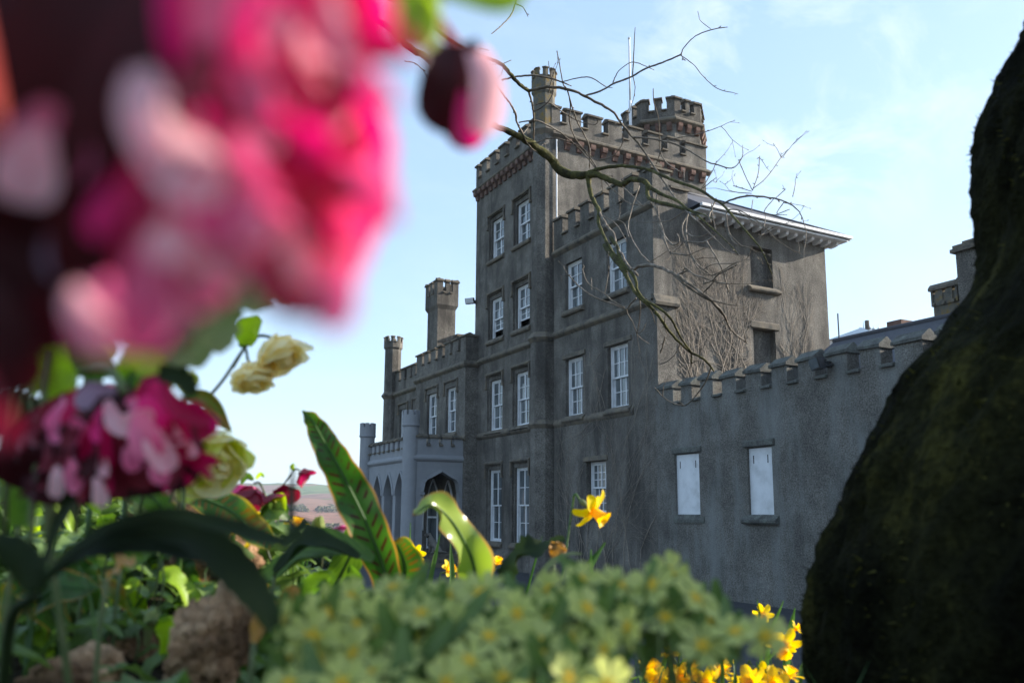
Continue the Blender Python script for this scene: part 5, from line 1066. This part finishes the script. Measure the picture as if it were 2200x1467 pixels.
leafthing([(1190,1200),(1200,1175),(1205,1165)],40,1.14,'brown','orange curled leaf tip below the tallest daffodil',ruf=.5)
leafthing([(1130,1300),(1160,1240),(1210,1195),(1250,1190)],26,1.0,'olive','narrow grey green leaf bending under the tallest daffodil',TOC*.4+UPW)
leafthing([(650,1300),(655,1270),(690,1240),(720,1235)],44,1.1,'green','curled bright green leaf left of the tall striped frond base',ruf=.5,ser=.2)
leafthing([(740,1300),(752,1270),(760,1240),(752,1215)],46,1.1,'green','small notched green leaf at the foot of the tall striped frond',ruf=.4,ser=.2)
leafthing([(600,1390),(612,1330),(625,1280),(640,1262)],60,.75,'brown','orange brown withered leaf left of the primroses',ruf=.4,ser=.3)
leafthing([(230,1240),(260,1215),(290,1210)],60,.6,'brown','tan dead leaf catching the sun in the dark left foreground',TOC*.5+UPW,ruf=.4)
leafthing([(545,1380),(560,1330),(565,1290)],36,.6,'brown','thin pinkish dead leaf standing by the tan rock',ruf=.3)
for i,(pts,w_,d,mt_,lab) in enumerate([([(20,700),(60,740),(60,830)],110,.5,'green','rounded blurred green leaf at the left edge below the pink flower'),([(60,640),(100,760),(140,860)],120,.48,'lime','long yellow green blurred leaf left of the crimson bloom'),([(110,760),(130,830),(125,885)],90,.46,'lime','bright lime blurred leaf just left of the crimson bloom'),([(150,700),(190,770),(250,800)],80,.52,'green','green blurred leaf above the crimson bloom'),([(0,860),(60,900),(140,890)],110,.55,'dark','dark leaf against the left edge beside the crimson bloom'),([(40,1130),(60,1020),(90,930)],90,.55,'green','upright dark green leaf at the left edge'),([(200,720),(220,750),(250,760)],70,.6,'lime','small lime leaf touching the pink petals'),([(300,760),(350,790),(400,820)],60,.65,'dark','dark leaf behind the lemon bloom'),([(400,850),(450,860),(495,925)],34,.85,'fern2','narrow brown edged leaf beside the cream bloom stem'),([(0,1040),(50,1060),(120,1090)],34,.6,'lime','thin bright leaf edge low at the left'),([(180,1250),(185,1215),(200,1180)],60,.8,'green','green leaf behind the striped fronds'),([(410,880),(400,920),(425,960)],40,.8,'green','green leaf left of the lemon bloom'),([(260,1220),(290,1170),(350,1150)],90,.8,'green','shaded green leaf under the dark arching leaf')]): leafthing(pts,w_,d,mt_,lab)
for k in range(16):
    x=rp.uniform(-20,430); y=rp.uniform(690,880); d=rp.uniform(.48,.62); an=rp.gauss(0,1.); ln=rp.uniform(70,120); ww=rp.uniform(45,80)/FOC*d/2
    t=thing('garden_leaf',P(x,y,d),'blurred lime or green leaf between the big pink flower and the crimson one','leaf','blurred leaves under the big pink flower'); m=MB()
    m.blade([P(x,y+ln*.5,d),P(x+ln*.3*math.sin(an),y,d),P(x+ln*.7*math.sin(an),y-ln*.6*math.cos(an),d)],lambda u:ww*(.15+.85*math.sin(math.pi*min(1,u*.85+.1))),TOC+UPW*.5+RT*rp.gauss(0,.5),.3,.2,2,n=24,m=6,seed=k); m.build('blade',LM[rp.choice(['lime','green','lime','olive'])],t)
    m=MB(); q=P(x,y+ln*.5,d); m.tube([q,q-UPW*.02+RT*.004,q-UPW*.05],.0012,5); m.build('stalk',LM['stem'],t)
GC=['lime','green','lime','fern2','olive','lime','green','fern']
for k in range(90):
    x=rp.uniform(-30,620); y=rp.uniform(1040,1420) if x<420 else rp.uniform(1190,1420); d=rp.uniform(.75,1.4) if k%2 else rp.uniform(1.4,1.95); an=rp.gauss(0,1.1); ln=rp.uniform(50,120); mt_=rp.choice(GC)
    xs=[(x,y+ln),(x+ln*.4*math.sin(an),y+ln*.3),(x+ln*.8*math.sin(an),y-ln*.2*math.cos(an)),(x+ln*1.2*math.sin(an),y-ln*.1)]
    t=thing('garden_leaf',P(*xs[0],d),'sunlit or shaded green leaf among the tangle at the lower left of the bed','leaf','leaves tangled at the lower left'); m=MB(); ww=rp.uniform(14,30)/FOC*d
    m.blade([P(a,b,d) for a,b in xs],lambda u:ww*(.15+.85*math.sin(math.pi*min(1,u*.88+.08))),TOC*.5+UPW*rp.uniform(.2,1.2)+RT*rp.gauss(0,.6),.3,.25,2.3,n=26,m=6,ser=rp.choice([0,.15,.3]),serf=8,seed=k); m.build('blade',LM[mt_],t)
    m=MB(); q=P(*xs[0],d); m.tube([q,q-UPW*.02+RT*.004,q-UPW*.05],.0012,5); m.build('stalk',LM['stem'],t)
# ================================================================ DAFFODILS
gl=lambda x,y,d:P(x,y,d)
def dp(x,y,d,dx=0,dd=0): p=P(x+dx,y,d+dd); l=(p-CAM).dot(RH); dep=(p-CAM).dot(FH); return G(l,dep,-.01)
daffodil(P(1272,1095,1.5),RT*.75-UPW*.55+TOC*.35,.98,dp(1150,1300,1.4),'tallest daffodil with orange trumpet nodding right in front of the small barred window',[(dp(1200,1300,1.45),P(1270,1180,1.5),.007),(dp(1130,1300,1.45),P(1300,1165,1.52),.011)],rp,reflex=-.35)
daffodil(P(896,1187,2.3),TOC*.8-RT*.25-UPW*.2,.68,dp(890,1330,2.3),'yellow daffodil facing the camera in front of the porch steps',[(dp(890,1330,2.2),P(882,1122,2.2),.006),(dp(900,1330,2.2),P(946,1145,2.2),.008)],rp)
daffodil(P(962,1224,2.2),RT*.4+UPW*.3-FW*.3,.68,dp(950,1330,2.2),'yellow daffodil seen side on between the two porch step daffodils and the curled frond',[(dp(935,1330,2.1),P(968,1166,2.1),.010)],rp,reflex=.3)
daffodil(P(1067,1212,2.1),UPW*.8+RT*.3+TOC*.3,.62,dp(1060,1330,2.1),'half open yellow daffodil between curled frond and crinkled leaf',[(dp(1090,1330,2.1),P(1165,1150,2.0),.004)],rp,reflex=.5)
daffodil(P(1640,1318,2.0),TOC*.8-RT*.1-UPW*.2,.62,dp(1650,1400,2.0),'small yellow daffodil highest beside the mossy tree at the wall foot',[(dp(1618,1400,2.0),P(1627,1288,2.0),.005),(dp(1640,1400,2.0),P(1683,1290,1.95),.006),(dp(1680,1400,2.),P(1708,1305,1.95),.009)],rp)
daffodil(P(1708,1352,1.9),UPW*.5+RT*.6+TOC*.2,.5,dp(1710,1420,1.9),'tiny yellow daffodil closest to the mossy tree',[],rp,reflex=.35)
daffodil(P(1684,1382,1.65),TOC*.7-UPW*.55-RT*.2,.9,dp(1700,1480,1.65),'large yellow daffodil with drooping petals beside the mossy tree',[(dp(1700,1500,1.6),P(1740,1400,1.65),.010)],rp,reflex=-.15)
for i,(x,y,s,ax,lab) in enumerate([(1392,1440,.62,UPW*.8+RT*.4+TOC*.2,'leftmost upright yellow daffodil on the bottom edge'),(1482,1432,.62,-UPW*.3+TOC*.5+RT*.3,'second bottom edge daffodil, showing its orange trumpet'),(1438,1462,.5,TOC*.6+RT*.4,'low daffodil cut by the bottom edge between first and second blooms'),(1546,1446,.62,UPW*.8+RT*.4+TOC*.2,'third bottom edge daffodil, cupped and upright'),(1632,1448,.62,-UPW*.3+TOC*.5+RT*.3,'fourth bottom edge daffodil, orange trumpet facing down'),(1694,1456,.55,UPW*.8+RT*.3+TOC*.2,'rightmost bottom edge daffodil, upright beside the tree foot'),(1590,1470,.45,TOC,'small daffodil low between third and fourth bottom blooms')]):
    daffodil(P(x,y,1.6),ax,s*1.25,dp(x,1560,1.6),lab,[(dp(x+20,1560,1.6),P(x+45,y-60,1.6),.005)] if i%2==0 else [],rp,reflex=.4 if ax.dot(UPW)>.5 else -.1)
for i,(x,y,s,ax,lab) in enumerate([(1415,1462,.7,UPW*.5-RT*.5+TOC*.5,'daffodil tilted left at the bottom edge beside the leftmost upright one'),(1465,1458,.65,UPW*.6+TOC*.6,'daffodil cut by the bottom edge under the second bloom'),(1515,1462,.75,-UPW*.2+TOC*.8+RT*.2,'open faced daffodil at the bottom edge between second and third blooms'),(1560,1400,.5,UPW*.4+RT*.6+TOC*.3,'small daffodil standing above the third bottom bloom'),(1612,1470,.75,UPW*.4+TOC*.7-RT*.3,'broad daffodil cut by the bottom edge under the fourth bloom'),(1660,1470,.7,TOC*.8+UPW*.3,'open daffodil cut by the bottom edge near the tree foot'),(1445,1405,.45,UPW*.7-RT*.3+TOC*.2,'small daffodil bud like bloom above the second bottom bloom')]):
    daffodil(P(x,y,1.55),ax,s*1.2,dp(x,1560,1.55),lab,[(dp(x-20,1560,1.55),P(x-35,y-50,1.55),.005)],rp,reflex=.3 if ax.dot(UPW)>.5 else -.1)
for i,(x,y,s,d,ax,lab) in enumerate([(322,1042,.55,1.2,UPW*.8+RT*.3,'small yellow daffodil high behind the crimson hellebore'),(520,1108,.55,1.4,UPW*.7-RT*.2,'yellow daffodil half hidden behind the horizontal frond'),(566,1122,.62,1.4,RT*.6-UPW*.6,'orange trumpet daffodil nodding right below the branching stem'),(548,1112,.5,1.4,UPW*.8,'yellow daffodil behind the nodding orange one'),(638,1132,.5,1.3,UPW*.8+RT*.1,'cupped yellow daffodil in front of the dark evergreen bush'),(490,1118,.5,1.1,TOC,'daffodil between the horizontal frond and the tan stone'),(505,1190,.6,1.1,-UPW*.6+RT*.4,'orange trumpet daffodil low beside the sunlit stone'),(478,1130,.4,1.1,RT*.5+UPW*.5,'tiny daffodil against the sunlit stone')]):
    daffodil(P(x,y,d),ax,s,dp(x,1300,d),lab,[(dp(x,1300,d),P(x+25,y-15,d),.004)],rp,reflex=.35 if ax.dot(UPW)>.4 else -.1)
# ================================================================ ROCKS
def rockthing(c,r,label,seed,sq=(1,1,.8)):
    t=thing('rock',c,label,'rock','rockery stones'); import bmesh as _b
    bm=_b.new(); _b.ops.create_icosphere(bm,subdivisions=5,radius=1)
    for v in bm.verts:
        p=v.co.copy(); q=1+.30*noise.noise(p*1.2+V((seed,0,0)))+.16*noise.noise(p*3.1+V((0,seed,0)))+.10*abs(noise.noise(p*7+V((0,0,seed))))+.04*noise.noise(p*18); cr=noise.voronoi(p*2.2+V((seed,)*3))[0]; q-=.16*max(0,.18-(cr[1]-cr[0]))/.18
        v.co=V(c)+V((p.x*sq[0],p.y*sq[1],p.z*sq[2]))*q*r
    me=bpy.data.meshes.new('stone'); bm.to_mesh(me); bm.free(); me.materials.append(rock)
    for f in me.polygons: f.use_smooth=True
    o=bpy.data.objects.new('stone',me); COL.objects.link(o); o.parent=t; o.matrix_parent_inverse=wm(t).inverted(); return t
rockthing(P(400,1105,1.35),.055,'sunlit tan stone below the lemon hellebore',1)
rockthing(P(340,1110,1.5),.05,'smaller tan stone left of the sunlit one',2)
rockthing(P(450,1190,1.15),.062,'rough brown stone under the horizontal frond',3)
rockthing(P(440,1400,.72),.034,'large tan rock standing in the lower left of the bed',4,(.9,.9,1.3))
rockthing(P(270,1430,.85),.035,'dark shaded rock at the left of the tan rock',5,(1.2,1,.9))
rockthing(P(500,1350,.74),.025,'narrow tan rock between the tan rock and the primroses',6,(.8,.8,1.6))
rockthing(P(170,1490,.7),.045,'dark rock in the bottom left corner',7)
# ================================================================ PRIMROSES
pr=random.Random(31)
def outline(x):   # photo height of the top of the primrose bank
    k=[(560,1290),(640,1270),(700,1250),(770,1235),(860,1215),(950,1222),(1050,1235),(1150,1245),(1240,1170),(1330,1215),(1440,1195),(1520,1230),(1570,1290),(1640,1330),(1700,1400),(1760,1480)]
    for (a,b),(c,d) in zip(k,k[1:]):
        if a<=x<=c: return b+(d-b)*(x-a)/(c-a)
    return 1300
NAMES={}
fl=[]  # placed from the photo then filled
for (x,y,s) in [(705,1300,1.),(830,1325,1.15),(905,1300,.8),(845,1245,.75),(955,1265,1.),(1035,1258,.95),(1110,1300,.8),(1190,1310,.95),(1260,1290,.9),(1330,1240,.85),(1400,1240,.9),(1440,1215,.8),(1495,1270,.95),(1160,1370,1.),(1300,1380,.9),(1220,1440,1.),(1080,1440,.95),(960,1455,1.1),(1350,1330,.85),(1430,1310,.9),(1510,1370,.9),(1580,1340,.85),(1050,1350,.85),(760,1385,.9),(690,1400,.9),(1400,1400,.85),(620,1450,.9),(1345,1455,.9),(1560,1420,.7),(860,1400,.85),(1250,1230,.7),(1640,1400,.6)]: 
    if not (x>1340 and y>1380): fl.append((x,y+16,s))
tries=0
while len(fl)<58 and tries<4000:
    tries+=1; x=pr.uniform(600,1690); y=pr.uniform(outline(x)+30,1520); s=pr.uniform(.55,1.05)
    if all((x-a)**2+((y-b)*1.2)**2>(62)**2 for a,b,_ in fl) and not (1330<x and y>1375): fl.append((x,y,s))
pts=[]
for (x,y,s) in fl:
    d=.51-.11*max(0,min(1,(y-1230)/260.))+pr.uniform(-.03,.03)
    c=P(x,y,d); ax=(TOC*pr.uniform(.35,.9)+UPW*pr.uniform(-.1,1.)+RT*pr.uniform(-.8,.8)).normalized(); pts.append((x,y,d,c,ax,1.08*s*d/.53))
pts.sort(key=lambda q:q[0]); NG=16
bx_=[600+i*1100/NG for i in range(NG+1)]
PL=['primrose plant nearest the withered orange leaf','primrose plant with a large open bloom left of the tall striped frond','primrose plant directly under the tall striped frond','primrose plant with the biggest face on bloom, below the striped frond','primrose plant between striped frond and curled frond','primrose plant under the front porch daffodil','primrose plant at the foot of the glossy curled frond','primrose plant below the half open daffodil','primrose plant below the crinkled dark leaf','primrose plant under the stem of the tallest daffodil','primrose plant standing against the small barred window wall','primrose plant below the left white shutter','primrose plant with blooms left of the right white shutter','primrose plant highest in the bank, below the right white shutter','primrose plant where the bank slopes down to the daffodils','primrose plant last on the right before the mossy tree']
for g in range(NG):
    q=[p for p in pts if bx_[g]<=p[0]<bx_[g+1]]
    if not q: continue
    ce=sum((p[3] for p in q),V((0,0,0)))/len(q); l=(ce-CAM).dot(RH); dep=(ce-CAM).dot(FH)
    b=G(l,dep)
    primrose(b,[(p[3],p[4],p[5]) for p in q],PL[g],8,pr,lsize=1.1)
# more primrose leaves between the flowers and a loose carpet of small leaves and grass
m=MB(); rl=random.Random(8)
for k in range(2600):
    if k<900: l=rl.uniform(-.8,.9); dep=rl.uniform(.5,1.6)
    elif k<1500: l=rl.uniform(-2.4,2.2); dep=rl.uniform(.6,2.9)
    else: l=rl.uniform(-1.7,-.33); dep=rl.uniform(.9,2.2)
    if l>-.05 and dep<1.5: continue
    b=G(l,dep,-.005)
    a=rl.uniform(0,6.28); L0=rl.uniform(.03,.08)*(1 if k<900 else 1.4); d=V((math.cos(a),math.sin(a),0))
    m.blade([b,b+d*L0*.3+UPW*L0*.45,b+d*L0*.7+UPW*L0*.6,b+d*L0+UPW*L0*.45],lambda u,L0=L0:L0*.2*(.2+.8*math.sin(math.pi*min(1,u*.9+.05))),UPW,.3,.2,3,n=9,m=4,seed=k)
m.build('ground_cover',LM['primleaf'],None,kind='stuff')['label']='crinkled green leaves carpeting the flower bed'
m=MB()
for k in range(430):
    px=rl.uniform(600,1680); py=rl.uniform(outline(px)+55,1560); d=rl.uniform(.46,.60)-.08*max(0,(py-1300)/260); c=P(px,py,d); L0=rl.uniform(.010,.023); a=(UPW+RT*rl.gauss(0,.6)+TOC*rl.gauss(0,.4)).normalized()
    if px>1340 and py>1370: continue
    m.blade([c-a*L0*1.2,c-a*L0*.4,c+a*L0*.3,c+a*L0],lambda u,L0=L0:L0*.27*(.2+.8*math.sin(math.pi*min(1,u*.9+.05))),TOC+UPW*.5,.3,.2,3,n=10,m=4,seed=k)
m.build('primrose_foliage',LM['primleaf'],None,kind='stuff')['label']='upright primrose leaves filling the gaps between the pale blooms'
m=MB()
for k in range(700):
    l=rl.uniform(-1.6,1.2); dep=rl.uniform(.7,2.8); b=G(l,dep,-.01); h=rl.uniform(.05,.14); q=b+V((rl.gauss(0,.03),rl.gauss(0,.03),h)); m.blade([b,b.lerp(q,.5)+V((rl.gauss(0,.01),rl.gauss(0,.01),.01)),q],lambda u:.0022*(1.02-u),TOC+RT*rl.gauss(0,1),.2,n=7,m=2)
m.build('grass',LM['blade'],None,kind='stuff')['label']='thin grass blades among the bed plants'
